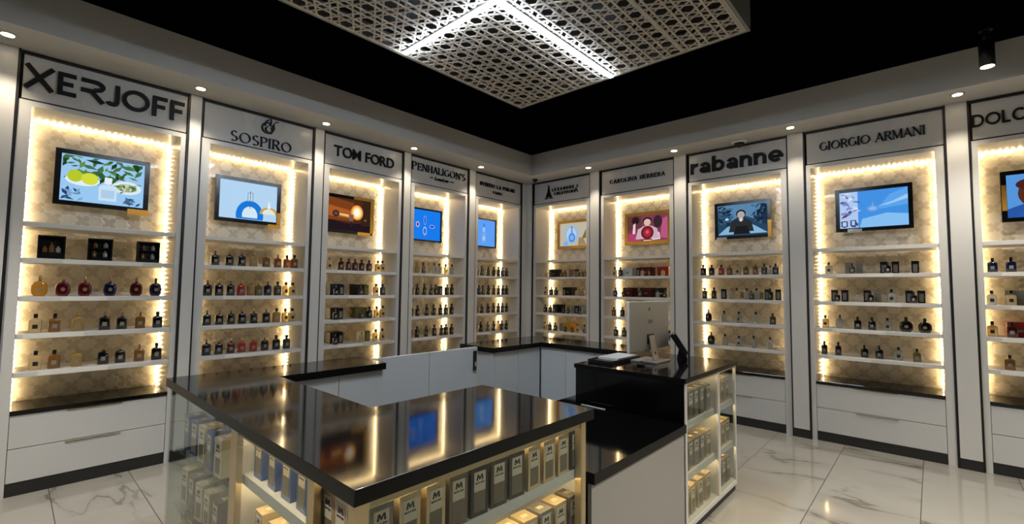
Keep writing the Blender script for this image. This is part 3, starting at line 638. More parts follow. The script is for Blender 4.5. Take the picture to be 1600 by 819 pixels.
STOCK = {
('l',1,1):'0.228 gift K,0.505 gift K,0.811 gift K',
('l',1,2):'0.178 rnd Y g,0.303 rnd W g,0.426 rnd W g,0.577 rnd N g,0.743 rnd W g,0.872 rnd N k',
('l',1,3):'0.169 sq P k,0.270 sq A k,0.400 sq G g,0.557 sq K g,0.664 sq K g,0.782 sq A g,0.898 sq K k',
('l',1,4):'0.182 sq P k,0.281 sq A k,0.407 sq G g,0.561 sq K g,0.666 sq K g,0.787 sq A g,0.903 sq K k',
('l',2,1):'0.179 sq K g,0.296 sq K g,0.402 sq K g,0.507 sq G g,0.623 sq A g,0.734 sq A g,0.824 sq A k,0.897 sq A k',
('l',2,2):'0.129 sq K g,0.221 sq K g,0.316 sq K g,0.408 sq R g,0.495 sq G g,0.565 sq O g,0.647 sq N g,0.742 sq D k,0.824 sq P k,0.891 sq P k',
('l',2,3):'0.135 sq K g,0.235 sq K g,0.332 sq K g,0.427 sq K g,0.531 sq K g,0.644 sq K g,0.742 sq G k,0.829 sq P k,0.896 sq P k',
('l',2,4):'0.142 sq N g,0.241 sq K g,0.340 sq M g,0.434 sq R g,0.536 sq R g,0.641 sq K g,0.749 sq K k,0.850 sq D k',
('l',3,1):'0.147 sq P g,0.284 sq M k,0.373 sq M k,0.457 sq M k,0.540 sq M k,0.636 sq M k,0.754 sq P k,0.815 sq P k',
('l',3,2):'0.281 cube N,0.223 sm K g,0.329 pk N,0.586 cube K,0.524 sm D g,0.639 pk O,0.739 sq P k,0.828 sq D k',
('l',3,3):'0.282 cube K,0.225 sm K g,0.327 pk K,0.598 cube O,0.541 sm D k,0.657 sq K k,0.755 sq P k,0.834 sq P k',
('l',3,4):'0.295 cube K,0.233 sm K g,0.337 pk K,0.611 cube P,0.550 sm P g,0.674 pk O,0.750 sq P k,0.838 sq P k',
('l',4,1):'0.122 tl P g,0.201 tl G g,0.302 tl D k,0.386 tl P g,0.480 tl C k,0.566 tl C k,0.681 tl P k,0.787 tl C k',
('l',4,2):'0.116 tl K k,0.213 tl K k,0.324 tl K k,0.432 tl K k,0.519 tl K k,0.639 pk K,0.706 tl K k,0.796 tl K k',
('l',4,3):'0.122 tl K k,0.224 tl K k,0.368 tl K k,0.484 tl K k,0.600 tl K k,0.694 tl D k,0.796 tl K k',
('l',4,4):'0.121 tl M k,0.224 tl K k,0.367 tl K k,0.504 tl K k,0.625 tl K k,0.701 tl K k,0.802 tl K k',
('l',5,1):'0.147 tl D k,0.249 tl D k,0.381 tl K k,0.500 tl K k,0.608 tl K k,0.697 tl K k,0.787 tl K k',
('l',5,2):'0.198 tl D k,0.279 tl D k,0.392 tl K k,0.506 tl K k,0.613 tl K k,0.708 tl K k,0.795 tl K k',
('l',5,3):'0.137 tl K k,0.258 tl K k,0.387 tl K k,0.505 tl K k,0.615 tl K k,0.703 tl K k,0.797 tl K k',
('l',5,4):'0.138 tl K k,0.247 tl K k,0.386 tl D k,0.513 tl K k,0.617 tl P k,0.693 tl D k,0.795 tl K k',
('r',1,1):'0.207 sm P g,0.291 sm D k,0.266 cube K,0.508 sm A g,0.572 sm A g,0.618 pk A,0.720 pk K,0.816 sm A k,0.881 sm A g,0.936 sm A k',
('r',1,2):'0.178 sq P k,0.286 sq D k,0.381 sq K k,0.500 pk K,0.544 cube K,0.788 sm P g,0.835 sm G g,0.889 sm G g,0.960 sm P g',
('r',1,3):'0.175 sq K k,0.272 sq K k,0.360 sq K k,0.335 cube K,0.543 sm K k,0.629 sm D k,0.654 pk S,0.734 pk K,0.850 sm D k,0.824 cube S',
('r',1,4):'0.169 sq P k,0.264 sq D k,0.372 sq D k,0.443 pk S,0.584 sm K g,0.534 cube Y,0.705 sm A g,0.788 sq P k,0.898 sq C k,0.962 sq P k',
('r',2,1):'0.166 sq P k,0.253 sq K k,0.325 cube C,0.493 pk W,0.595 sm P g,0.588 cube W,0.699 sm M k,0.881 sm P k,0.832 cube R',
('r',2,2):'0.176 sq D k,0.320 sm M k,0.329 cube M,0.550 sq D k,0.596 cube M,0.807 sm C k,0.806 cube K,0.905 sm D k',
('r',2,3):'0.149 sq A k,0.282 sq K k,0.377 sq K k,0.471 sq K k',
('r',2,4):'0.183 sq D k,0.308 sq D k,0.411 sq D k,0.923 pk K,0.963 sq C k',
('r',3,1):'0.140 sq K k,0.238 sq K k,0.348 sq R k,0.443 sq A g,0.534 sq P g,0.623 sq A g,0.723 sq A g,0.812 sq T k,0.876 sm C k,0.925 sq T k',
('r',3,2):'0.152 tl D k,0.262 tl K k,0.354 pk K,0.459 tl C g,0.518 tl P k,0.563 pk P,0.626 tl C k,0.683 sm D k,0.727 tl C k,0.770 pk P,0.822 pk K,0.866 tl K k,0.934 pk K',
('r',3,3):'0.193 rnd K k,0.373 tl C k,0.535 sq C k,0.715 tl C k,0.886 sq D k',
('r',3,4):'0.221 rnd K k,0.379 tl C k,0.531 sq C k,0.688 tl C k,0.855 tl C k',
('r',4,1):'0.168 sq C k,0.327 pk S,0.367 sm D k,0.417 pk S,0.608 pk K,0.643 sm K k,0.696 pk K,0.840 pk K',
('r',4,2):'0.205 pk K,0.238 sm K k,0.290 pk K,0.472 pk K,0.506 sm K k,0.554 pk S,0.662 sq C k,0.790 pk K,0.823 sm K k,0.875 pk K',
('r',4,3):'0.126 sq P k,0.250 rnd C k,0.394 sq K k,0.507 sq K k,0.624 sq C k,0.761 big K k,0.893 big K k',
('r',4,4):'0.111 tl K k,0.229 tl N k,0.441 sq K k,0.555 sq K k,0.698 sq C k,0.830 sq O k',
('r',5,1):'0.105 sq N k,0.213 sq N k',
('r',5,2):'0.091 sq C k,0.205 sq P k,0.251 cube S',
('r',5,3):'0.086 sq P k,0.201 sq M k,0.251 cube R',
('r',5,4):'0.179 sq A k',
}
for (w,b,r), txt in STOCK.items():
    rz = bay_origin(w, b)[1]; z = SHELF[r]; items = []
    for it in txt.split(','):
        q = it.split(); items.append((float(q[0]), q[1], q[2], q[3] if len(q) > 3 else 'k'))
    items.sort(); nb = nc = 0
    for s, kind, col, cap in items:
        cn = BC[col][1]; where = 'on %s shelf below %s' % (ROWN[r], PHR[(w,b)])
        jit = math.radians(random.uniform(-7, 7))
        if kind == 'gift':
            o = empty('gift_set', '%s black open gift set from left, %s' % (NTH[nc], where), 'gift box', bay_world(w,b,s,.12,z), rz+jit, 'gift sets'); nc += 1
            mb = MB(); mb.box(-.075,-.066,-.03,.03,0,.178); mb.box(.066,.075,-.03,.03,0,.178); mb.box(-.066,.066,-.03,.03,0,.009); mb.box(-.066,.066,-.03,.03,.169,.178); mb.box(-.066,.066,.022,.03,.009,.169)
            mb.build('case', CARTON['K'], o)
            bx('tray', CARTON['K'], o, -.065, .065, -.02, .0215, .0095, .05 if nc == 1 else .03)
            for vx, hh, vz in (((-.036,.05,.05),(0,.075,.05),(.036,.05,.05)) if nc == 1 else ((-.035,.05,.031),(.03,.05,.031),(-.03,.045,.105),(.032,.045,.105))):
                if vz > .06: bx('ledge', CARTON['K'], o, vx-.03, vx+.03, -.02, .0215, vz-.006, vz)
                MB().lathe([(.015,vz),(.016,vz+.004),(.016,vz+hh*.7),(.007,vz+hh*.76),(.007,vz+hh)], 12, vx, -.002).build('vial', BM['A' if vx < .02 else 'S'], o)
            continue
        if kind in ('cube', 'pk'):
            if kind == 'cube': nm, lb, d = 'presentation_box', '%s cube box, %s of the boxes from left %s' % (cn, NTH[nc], where), .24
            else: nm, lb, d = 'perfume_carton', '%s carton, %s of the boxes from left %s' % (cn, NTH[nc], where), .165
            nc += 1
            o = empty(nm, lb.replace('of the boxes', 'box'), 'box', bay_world(w,b,s,d,z), rz+jit*.5, 'boxes on the cabinet shelves')
            for n_, me in zip(('box_body','lid','label'), carton_meshes(kind, col)): inst(n_, me, o)
            if kind == 'cube': o.scale = (1,1,1)
            continue
        lb = '%s bottle from left, %s with %s cap, %s' % (NTH[nb], cn, 'gold' if cap == 'g' else 'black', where); nb += 1
        d = .07 if kind == 'sm' else .10
        o = empty('perfume_bottle', lb, 'perfume', bay_world(w,b,s,d,z), rz+jit, 'perfume bottles on the cabinet shelves')
        sc = 1.07 if w == 'l' else .98
        sc *= 1.0+random.uniform(-.04, .04); o.scale = (sc, sc, sc)
        for n_, me in zip(('body','cap','label'), bottle_meshes(kind, col, cap)): inst(n_, me, o)

# ------------------------------------------------------------------ kiosk: glass display counter
H = .97; ST = .045
XW, XE, YS = 1.60, 3.68, -4.97
dc = empty('display_counter', 'island display counter with black polished top and lit glass front', 'counter', (2.6, -4.5, 0))
def kp(name, m, mb, parent, bevel=0.0):
    """a part given in room coordinates under a counter standing at its own base point"""
    p = parent
    while p.parent: p = p.parent
    mb.v = [(x-p.location.x, y-p.location.y, z) for x, y, z in mb.v]
    return mb.build(name, m, parent, bevel)
def slab(parent, poly, z0, z1):
    mb = MB().prism(poly, z0, z1); mb.m = [0, 0]+[1]*len(poly)
    return kp('countertop', [STONE, STONE_E], mb, parent, .001)
def kb(name, m, parent, *a, bevel=0.0): return kp(name, m, MB().box(*a), parent, bevel)
slab(dc, [(1.58,-4.985),(3.69,-4.985),(3.69,-3.835),(2.975,-3.835),(2.975,-4.515),(1.97,-4.515),(1.97,-3.80),(1.57,-3.80)], H-ST, H)
ZB = H-ST
# plinths and floors of the cases
kb('toe_board', TOE, dc, 1.63, 3.66, -4.955, -4.54, 0, .05); kb('toe_board', TOE, dc, 3.03, 3.66, -4.539, -3.86, 0, .05); kb('toe_board', TOE, dc, 1.63, 1.93, -4.539, -3.83, 0, .05)
kb('case_floor', LAC, dc, 1.605, 3.665, -4.957, -4.53, .051, .08); kb('case_floor', LAC, dc, 3.0, 3.665, -4.529, -3.85, .051, .08)
# inner faces with doors
kb('back_panel', LACD, dc, 1.95, 3.0, -4.55, -4.53, .081, ZB)
for a, b_ in ((-4.50,-4.14),(-4.136,-3.815)): kb('cabinet_door', LACD, dc, 1.93, 1.95, a, b_, .08, ZB-.004, bevel=.0015)
kb('end_panel', LACD, dc, 1.60, 1.929, -3.835, -3.815, .05, ZB)
kb('side_panel', LACD, dc, 1.60, 1.929, -4.53, -3.836, .081, ZB-.001)
for a, b_ in ((-4.50,-4.17),(-4.166,-3.86)): kb('cabinet_door', LACD, dc, 3.005, 3.025, a, b_, .08, ZB-.004, bevel=.0015)
kb('end_panel', LACD, dc, 3.03, 3.64, -3.872, -3.852, .081, ZB-.001)
kb('display_back', LAC, dc, 3.33, 3.35, -4.53, -3.873, .081, ZB-.001)
kb('display_back', LAC, dc, 2.71, 3.35, -4.62, -4.60, .081, ZB-.001)
# uprights
kb('divider', LAC, dc, 2.70, 2.72, -4.94, -4.621, .081, ZB-.001)
kb('divider', LAC, dc, 3.385, 3.40, -4.94, -4.621, .081, ZB-.001)
for a, b_ in ((2.655,2.735),(3.372,3.42)): kb('upright', CHAMP, dc, a, b_, -4.966, -4.944, .081, ZB-.0005)
kb('upright', CHAMP, dc, 3.625, 3.672, -4.966, -4.93, .081, ZB-.0005)
kb('upright', CHAMP, dc, 3.64, 3.672, -3.91, -3.873, .081, ZB-.0005)
kb('head_rail', CHAMP, dc, 2.736, 3.371, -4.962, -4.944, ZB-.028, ZB-.0005); kb('head_rail', CHAMP, dc, 3.65, 3.668, -4.929, -3.911, ZB-.028, ZB-.0005)
# shelves
for z in (.735, .45):
    kb('shelf', LAC, dc, 2.721, 3.384, -4.935, -4.621, z-.04, z); kb('shelf', LAC, dc, 3.351, 3.64, -4.92, -3.875, z-.0595, z-.0195)
    kb('shelf', LAC, dc, 3.401, 3.62, -4.935, -4.921, z-.0595, z-.0195)
for z in (.585, .29): kb('glass_shelf', GLASS, dc, 1.635, 2.65, -4.94, -4.60, z-.008, z)
# glazing
kb('glass_pane', GLASS, dc, 1.605, 2.654, -4.964, -4.956, .081, ZB-.001); kb('glass_pane', GLASS, dc, 1.605, 1.613, -4.955, -4.56, .081, ZB-.001)
kb('glass_pane', GLASS, dc, 2.737, 3.370, -4.970, -4.9635, .081, ZB-.001); kb('glass_pane', GLASS, dc, 3.673, 3.6795, -4.928, -3.912, .081, ZB-.001)
kb('light_strip', LEDK, dc, 1.64, 2.64, -4.578, -4.57, ZB-.012, ZB-.003)
# warm strips tucked under the top, behind the head rail
kb('light_strip', LEDK, dc, 2.74, 3.37, -4.941, -4.933, ZB-.012, ZB-.003); kb('light_strip', LEDK, dc, 3.630, 3.638, -4.91, -3.92, ZB-.012, ZB-.003)
for z in (.735-.041, .45-.041):
    kb('light_strip', LEDK, dc, 2.74, 3.37, -4.925, -4.919, z-.006, z); kb('light_strip', LEDK, dc, 3.62, 3.626, -4.90, -3.92, z-.025, z-.0195)

# ------------------------------------------------------------------ kiosk: gate, corner counter, low counter, cashier desk
gt = empty('swing_gate', 'white two-panel swing gate with dark latch between island counters', 'gate', (1.72, -3.2, 0))
for a, b_ in ((-3.79,-3.245),(-3.24,-2.70)): kb('gate_panel', LACD, gt, 1.70, 1.735, a, b_, .06, .965, bevel=.002)
kb('foot_rail', TOE, gt, 1.71, 1.725, -3.78, -2.71, 0, .0595)
la = kb('latch', PLAST, gt, 1.7355, 1.752, -2.755, -2.722, .76, .935, bevel=.003); kp('latch_bolt', CHROME, MB().box(1.7525,1.762,-2.75,-2.727,.80,.84), la)

cc = empty('corner_counter', 'white L-shaped island counter with black top, in front of the room corner', 'counter', (1.8, -2.2, 0))
slab(cc, [(1.47,-2.68),(1.92,-2.68),(1.92,-2.0),(2.86,-2.0),(2.86,-1.56),(1.47,-1.56)], H-ST, H)
kb('end_panel', LACD, cc, 1.49, 1.90, -2.665, -2.645, .06, ZB)
for a, b_ in ((-2.644,-2.33),(-2.326,-2.0)): kb('cabinet_door', LACD, cc, 1.88, 1.90, a, b_, .06, ZB-.003, bevel=.0015)
for a, b_ in ((1.90,2.20),(2.204,2.52),(2.524,2.85)): kb('cabinet_door', LACD, cc, a, b_, -1.98, -1.96, .06, ZB-.003, bevel=.0015)
kb('outer_panel', LACD, cc, 1.49, 1.51, -2.644, -1.58, .06, ZB); kb('outer_panel', LACD, cc, 1.511, 2.85, -1.60, -1.58, .06, ZB)
kp('toe_board', TOE, MB().prism([(1.53,-2.63),(1.86,-2.63),(1.86,-1.94),(2.84,-1.94),(2.84,-1.62),(1.53,-1.62)], 0, .06), cc)

lc_ = empty('low_counter', 'low black-topped counter between display counter and cashier desk', 'counter', (3.2, -3.3, 0))
slab(lc_, [(2.76,-3.83),(3.69,-3.83),(3.69,-2.795),(2.868,-2.795),(2.868,-2.5),(2.76,-2.5)], .635, .685)
kb('front_panel', mat('grey_white_panel', (150,149,145), .5), lc_, 3.655, 3.675, -3.83, -2.80, .0, .634)
kb('support_panel', LACD, lc_, 2.80, 2.82, -3.80, -2.55, 0, .634)
tag(bx('white_rail', WPLAST, None, 2.96, 3.15, -2.85, -2.838, .6855, .690), 'slim white rail lying on the low black counter', 'rail')

ds = empty('cashier_desk', 'black gloss cashier desk with glazed display side', 'desk', (3.3, -2.3, 0))
DZ = .96
slab(ds, [(2.87,-2.805),(3.69,-2.805),(3.69,-1.79),(2.87,-1.79)], DZ-.03, DZ)
kb('front_panel', BGLOSS, ds, 2.875, 3.674, -2.79, -2.77, .0, DZ-.031)
kb('rear_panel', LACD, ds, 2.875, 2.895, -2.769, -1.815, .0, DZ-.031); kb('end_panel', LACD, ds, 2.896, 3.42, -1.835, -1.815, .08, DZ-.031)
kb('display_back', LAC, ds, 3.40, 3.42, -2.769, -1.836, .08, DZ-.031)
kb('toe_board', TOE, ds, 3.30, 3.672, -2.765, -1.83, 0, .0455)
kb('case_floor', LAC, ds, 3.421, 3.665, -2.769, -1.815, .046, .075)
for a, b_ in ((-2.79,-2.765),(-2.215,-2.175),(-1.835,-1.815)):
    kb('upright', LAC, ds, 3.666 if a > -2.78 else 3.675, 3.682, a, b_, .046, DZ-.031)
kb('divider', LAC, ds, 3.421, 3.66, -2.2, -2.185, .0755, DZ-.031)
kb('rail', LAC, ds, 3.666, 3.682, -2.764, -2.216, .046, .075); kb('rail', LAC, ds, 3.666, 3.682, -2.174, -1.836, .046, .075)
kb('rail', CHAMP, ds, 3.666, 3.682, -2.764, -2.216, DZ-.045, DZ-.031); kb('rail', CHAMP, ds, 3.666, 3.682, -2.174, -1.836, DZ-.045, DZ-.031)
for z in (.672, .358):
    kb('shelf', LAC, ds, 3.421, 3.66, -2.769, -2.201, z-.04, z); kb('shelf', LAC, ds, 3.421, 3.66, -2.184, -1.82, z-.04, z)
kb('glass_pane', GLASS, ds, 3.6705, 3.676, -2.764, -2.216, .0755, DZ-.046); kb('glass_pane', GLASS, ds, 3.6705, 3.676, -2.174, -1.836, .0755, DZ-.046)
kb('glass_pane', GLASS, ds, 3.43, 3.662, -1.8145, -1.809, .0755, DZ-.046)
LEDD = emat('desk_led', (255, 222, 165), 26.0)
for z in (DZ-.032, .631, .317):
    kb('light_strip', LEDD, ds, 3.640, 3.646, -2.75, -2.22, z-.006, z); kb('light_strip', LEDD, ds, 3.640, 3.646, -2.17, -1.84, z-.006, z)

# ------------------------------------------------------------------ boxed perfumes in the counters
CB = {'blue':((44,82,150),'blue'),'gold':((206,182,138),'gold'),'beige':((184,164,130),'beige'),'taupe':((112,98,80),'taupe'),'black':((20,19,18),'black'),'grey':((128,124,116),'grey'),'cream':((216,204,178),'cream'),'brown':((64,52,40),'brown')}
CBM = {k: noise_rough(mat('printed_carton_'+k, v[0], .25, .25, .5, .3), 20, .18, .32) for k, v in CB.items()}
LBT = mat('cream_label', (206,196,176), .5); LBB = mat('dark_lower_label', (112,102,84), .45); PLATE = mat('pale_top_plate', (232,214,170), .3, .3); INK = mat('label_ink', (22,20,18), .5)
BXW, BXD, BXH = .0425, .0425, .182
def m_logo():
    mb = MB()
    mb.vprism([(-.017,0),(-.009,0),(-.009,.012),(-.003,.002),(.001,.002),(.009,.013),(.009,0),(.017,0),(.013,.021),(.006,.021),(.0,.0105),(-.006,.021),(-.013,.021)], -BXD-.0016, -BXD-.0009)
    mb.v = [(x, y, z+.133) for x, y, z in mb.v]; return mb.mesh('logo', INK)
LOGO = m_logo()
_t = stroke_text('MANCERA', -.0225, .0225, .120, .0062, .2, .2, False, None, -BXD-.0015, -BXD-.0009, merge=True, name='brand_text', m=INK)
TXT = _t.data; bpy.data.objects.remove(_t)
def logo_plate():
    mb = MB(); mb.box(-.018,.018,-.012,.012,BXH,BXH+.0008); return mb.mesh('top_plate', PLATE)
BOXME = {}
def box_me(k):
    if k not in BOXME:
        mb = MB().box(-BXW,BXW,-BXD,BXD,0,BXH*.86); l_ = MB().box(-BXW-.0006,BXW+.0006,-BXD-.0004,BXD+.0006,BXH*.86+.0003,BXH)
        BOXME[k] = (mb.mesh('carton_body', CBM[k]), l_.mesh('lid', CBM[k]))
    return BOXME[k]
UP = MB().box(-.028,.028,-BXD-.0009,-BXD,.092,.165).mesh('label', LBT); LO = MB().box(-.028,.028,-BXD-.0009,-BXD,.016,.0915).mesh('lower_label', LBB); TP = logo_plate()
def boxed(x, y, z, rz, k, lab, grp, sc=1.0, plate=True):
    o = empty('boxed_perfume', lab, 'perfume box', (x, y, z), rz, grp); o.scale = (sc, sc, sc)
    a, b_ = box_me(k); inst('carton_body', a, o); inst('lid', b_, o)
    u = inst('label', UP, o); inst('logo', LOGO, u); inst('brand_text', TXT, u); inst('lower_label', LO, o)
    if plate: inst('top_plate', TP, o)
    return o
G1 = 'boxed perfumes on the lit counter shelves'
cols = ['grey','gold','gold','taupe','black','brown','brown','gold','gold','gold','black']
cols2 = ['brown','grey','gold','taupe','gold','gold','gold','gold','grey','gold','taupe']
for i in range(11):
    y = -4.87+i*.0975
    boxed(3.5995, y, .7155, PI/2+math.radians(random.uniform(-6, 3) if i else 0), cols[i], '%s boxed perfume, %s from counter corner, upper shelf facing right-hand aisle' % (CB[cols[i]][1], NTH[i]), G1, .91)
    if i > 2: boxed(3.588, y, .4305, PI/2+math.radians(random.uniform(-6, 3)), cols2[i], '%s boxed perfume, %s from counter corner, lower shelf facing right-hand aisle' % (CB[cols2[i]][1], NTH[i]), G1, .91)
for i, x in enumerate((2.815, 2.955, 3.085, 3.215)):
    boxed(x, -4.875, .735, math.radians(random.uniform(-2, 4)), 'blue', 'blue boxed perfume, %s from left in the middle case, upper shelf' % NTH[i], G1, .91)
    if i < 3: boxed(x+.03, -4.875, .45, math.radians(random.uniform(-2, 4)), 'gold', 'gold boxed perfume, %s from left in the middle case, lower shelf' % NTH[i], G1, .91)
for i, x in enumerate((3.441, 3.521)):
    boxed(x, -4.893, .7155, 0, 'beige', 'beige boxed perfume, %s from left beside the counter corner' % NTH[i], G1, .91)
G2 = 'boxed perfumes in the clear glass case'
ga = [('blue','blue'),('blue','blue'),('cream','cream'),('blue','grey'),('cream','beige')]
for r_, z in ((0,.5855),(1,.2905),(2,.0805)):
    for i, x in enumerate((1.70, 1.845, 1.985, 2.125, 2.265)):
        if r_ == 2 and i > 3: continue
        k = [['blue','blue','cream','blue','cream'],['cream','grey','cream','cream','grey'],['cream','grey','beige','grey','grey']][r_][i]
        boxed(x, -4.86, z, math.radians(random.uniform(-3, 8)), k, '%s boxed perfume, %s from left on %s glass-case shelf, front row' % (CB[k][1], NTH[i], ('upper','middle','bottom')[r_]), G2)
        if i < 4:
            k = ['grey','cream','grey','blue'][(i+r_) % 4]
            boxed(x+.05, -4.73, z, math.radians(random.uniform(-3, 8)), k, '%s boxed perfume, %s from left on %s glass-case shelf, behind front row' % (CB[k][1], NTH[i], ('upper','middle','bottom')[r_]), G2)
G3 = 'boxed perfumes in the cashier desk case'
DS = [[('grey',-2.69),('taupe',-2.60),('grey',-2.51),('taupe',-2.41),('grey',-2.29)],[('taupe',-2.71),('taupe',-2.61),('taupe',-2.51),('taupe',-2.41),('beige',-2.29)],[('beige',-2.69),('beige',-2.58),('beige',-2.45),('beige',-2.31)]]
DS2 = [[('gold',-2.11),('gold',-2.0),('gold',-1.89)],[('gold',-2.11),('gold',-2.0),('gold',-1.89)],[('beige',-2.10),('taupe',-1.99),('taupe',-1.89)]]
for r_, z in ((0,.6722),(1,.3582),(2,.0752)):
    for i, (k, y) in enumerate(DS[r_]): boxed(3.60, y, z, PI/2+math.radians(random.uniform(-4, 4)), k, '%s boxed perfume, %s from left in wide desk case, %s shelf' % (CB[k][1], NTH[i], ('upper','middle','bottom')[r_]), G3, .98)
    for i, (k, y) in enumerate(DS2[r_]): boxed(3.60, y, z, PI/2+math.radians(random.uniform(-4, 4)), k, '%s boxed perfume, %s from left in narrow desk case, %s shelf' % (CB[k][1], NTH[i], ('upper','middle','bottom')[r_]), G3, .98)

# ------------------------------------------------------------------ on the cashier desk
pc = empty('desktop_computer', 'white desktop computer seen from behind on black cashier desk', 'computer', (3.2, -2.28, DZ), 0)
hd = MB().box(-.012, .012, -.33, .33, .085, .455)
hd.build('screen_body', WPLAST, pc, .006)
bx('display', mat('dark_screen', (16,17,20), .1), pc, -.0135, -.0121, -.315, .315, .15, .44)
lg = MB(); lg.add([(.0122, -.015+x, .395+z) for x, z in ell(0,0,.013,.014,16)], [tuple(range(16))]); lg.add([(.0122, -.015+x, .395+z) for x, z in [(.001,.015),(.008,.018),(.01,.025),(.003,.022)]], [(0,1,2,3)])
lg.build('logo_mark', mat('dark_mark', (70,68,66), .3), pc)
bx('port_panel', mat('grey_port_panel', (168,166,160), .5), pc, .0121, .0128, -.035, .035, .285, .315)
bx('stand_slot', mat('shade_slot', (90,88,84), .6), pc, .0121, .013, -.06, .06, .13, .205)
st = MB(); st.loft([[(.050+dx,-.045,.012),(.050+dx,.045,.012),(.060+dx,.045,.012),(.060+dx,-.045,.012)] for dx in (0,)]+[[(.034,-.042,.10),(.034,.042,.10),(.042,.042,.10),(.042,-.042,.10)],[(.014,-.04,.19),(.014,.04,.19),(.022,.04,.195),(.022,-.04,.195)]], sm=False)
sto = st.build('stand_arm', SILV, pc)
MB().lathe([(.012,0),(.012,.002)], 18).build('cable_hole', PLAST, sto).matrix_local = Matrix.Translation((.0490, 0, .064)) @ Matrix.Rotation(math.radians(79), 4, 'Y')
bx('foot', SILV, pc, -.09, .115, -.125, .125, .001, .0115, bevel=.002)
o = empty('computer_mouse', 'small dark computer mouse beside the white stand foot', 'mouse', (3.26, -2.53, DZ), .3)
MB().loft([sq_ring(.028,.045,.0005,2.6), sq_ring(.03,.048,.010,2.6), sq_ring(.026,.042,.022,2.4), sq_ring(.012,.022,.031,2.2)]).build('shell', PLAST, o); MB().lathe([(.006,.028),(.006,.034)], 10, 0, .02).build('wheel', CHROME, o)
o = empty('document_tray', 'flat black tray holding white sheets on cashier desk', 'tray', (3.0, -2.43, DZ), 0.0)
bx('base', PLAST, o, -.10, .10, -.24, .20, .001, .012, bevel=.003)
mb = MB(); mb.box(-.10,-.092,-.24,.20,.0125,.022); mb.box(.092,.10,-.24,.20,.0125,.022); mb.box(-.0915,.0915,-.24,-.232,.0125,.022); mb.box(-.0915,.0915,.192,.20,.0125,.022); mb.build('rim', PLAST, o)
o2 = tag(MB().box(2.915,3.085,-2.55,-2.245,DZ+.013,DZ+.030).build('paper_ream', mat('white_paper', (216,216,214), .6)), 'stack of white paper lying in the black tray', 'paper')
ph = empty('desk_phone', 'black desk phone propped upright behind the computer', 'phone', (3.305, -1.955, DZ), math.radians(20))
mb = MB(); mb.vprism([(-.02,.001),(.06,.001),(.03,.06),(.0,.10)], -.06, .06); mb.build('stand', PLAST, ph)
body = MB().box(-.10,.10,-.085,.085,-.014,.014).build('handset_body', PLAST, ph, .006); body.matrix_local = Matrix.Translation((-.005,0,.105)) @ Matrix.Rotation(math.radians(58), 4, 'Y')
MB().box(-.075,-.005,-.035,.07,.0145,.0155).build('phone_display', mat('grey_lcd', (120,124,126), .15), body)
MB().box(.01,.085,-.035,.07,.0145,.017).build('keypad', mat('dark_keys', (40,40,42), .4), body)
MB().box(-.09,.09,-.08,-.045,.0145,.032).build('receiver', PLAST, body, .006)

# ------------------------------------------------------------------ ceiling screen with light bars
PX0, PX1, PY0, PY1, PZ = 1.86, 3.955, -4.95, -2.28, 3.28
sc_ = empty('ceiling_screen', 'suspended taupe fretwork ceiling screen with star-like cut-outs', 'ceiling panel', (2.9, -3.6, PZ))
def cp(name, m, mb, parent=None): return kpz(name, m, mb, parent or sc_)
def kpz(name, m, mb, parent):
    mb.v = [(x-2.9, y+3.6, z-PZ) for x, y, z in mb.v]; return mb.build(name, m, parent)
mb = MB(); e_ = .03
mb.box(PX0,PX1,PY0,PY0+.02,PZ,CEILZ-.001); mb.box(PX0,PX1,PY1-.02,PY1,PZ,CEILZ-.001); mb.box(PX0,PX0+.02,PY0+.02,PY1-.02,PZ,CEILZ-.001); mb.box(PX1-.02,PX1,PY0+.02,PY1-.02,PZ,CEILZ-.001)
cp('side_board', SCREEN_S, mb)
def clip_line(px, py, dx, dy, x0, x1, y0, y1):
    t0, t1 = -1e9, 1e9
    for p, d, a, b_ in ((px,dx,x0,x1),(py,dy,y0,y1)):
        if abs(d) < 1e-9:
            if p < a or p > b_: return None
        else:
            q0, q1 = (a-p)/d, (b_-p)/d
            if q0 > q1: q0, q1 = q1, q0
            t0, t1 = max(t0,q0), min(t1,q1)
    return (t0, t1) if t1-t0 > .01 else None
def fret(x0, x1, y0, y1, nm):
    """three families of paired bars crossing at sixty degrees: hexagons ringed by triangles"""
    mb = MB(); w = .0066; P = .138
    for k, ang in enumerate((90, 30, 150)):
        a = math.radians(ang); dx, dy = math.cos(a), math.sin(a); nx, ny = -dy, dx; zt = PZ+.0012*k
        for i in range(-60, 60):
            for off in (-.0445, .0445):
                c = i*P+off; px, py = 2.9+nx*c, -3.6+ny*c
                q = clip_line(px, py, dx, dy, x0+.004, x1-.004, y0+.004, y1-.004)
                if not q: continue
                (t0, t1) = q; A = (px+dx*t0, py+dy*t0); B = (px+dx*t1, py+dy*t1)
                mb.prism([(A[0]-nx*w,A[1]-ny*w),(B[0]-nx*w,B[1]-ny*w),(B[0]+nx*w,B[1]+ny*w),(A[0]+nx*w,A[1]+ny*w)], zt, zt+.007)
    b_ = .014; z0, z1 = PZ-.0008, PZ+.0098
    mb.box(x0,x1,y0,y0+b_,z0,z1); mb.box(x0,x1,y1-b_,y1,z0,z1); mb.box(x0,x0+b_,y0+b_,y1-b_,z0,z1); mb.box(x1-b_,x1,y0+b_,y1-b_,z0,z1)
    return cp('lattice', SCREEN_M, mb)
xs = [PX0+.0205, 2.905, 3.5, PX1-.0205]; ys = [PY0+.0205, -3.69, PY1-.0205]
for i in range(3):
    for j in range(2): fret(xs[i]+.0005, xs[i+1]-.0005, ys[j]+.0005, ys[j+1]-.0005, 'lattice')
cp('backing_board', mat('dark_backing', (20, 22, 26), .8), MB().box(PX0+.021,PX1-.021,PY0+.021,PY1-.021,PZ+.12,PZ+.13))
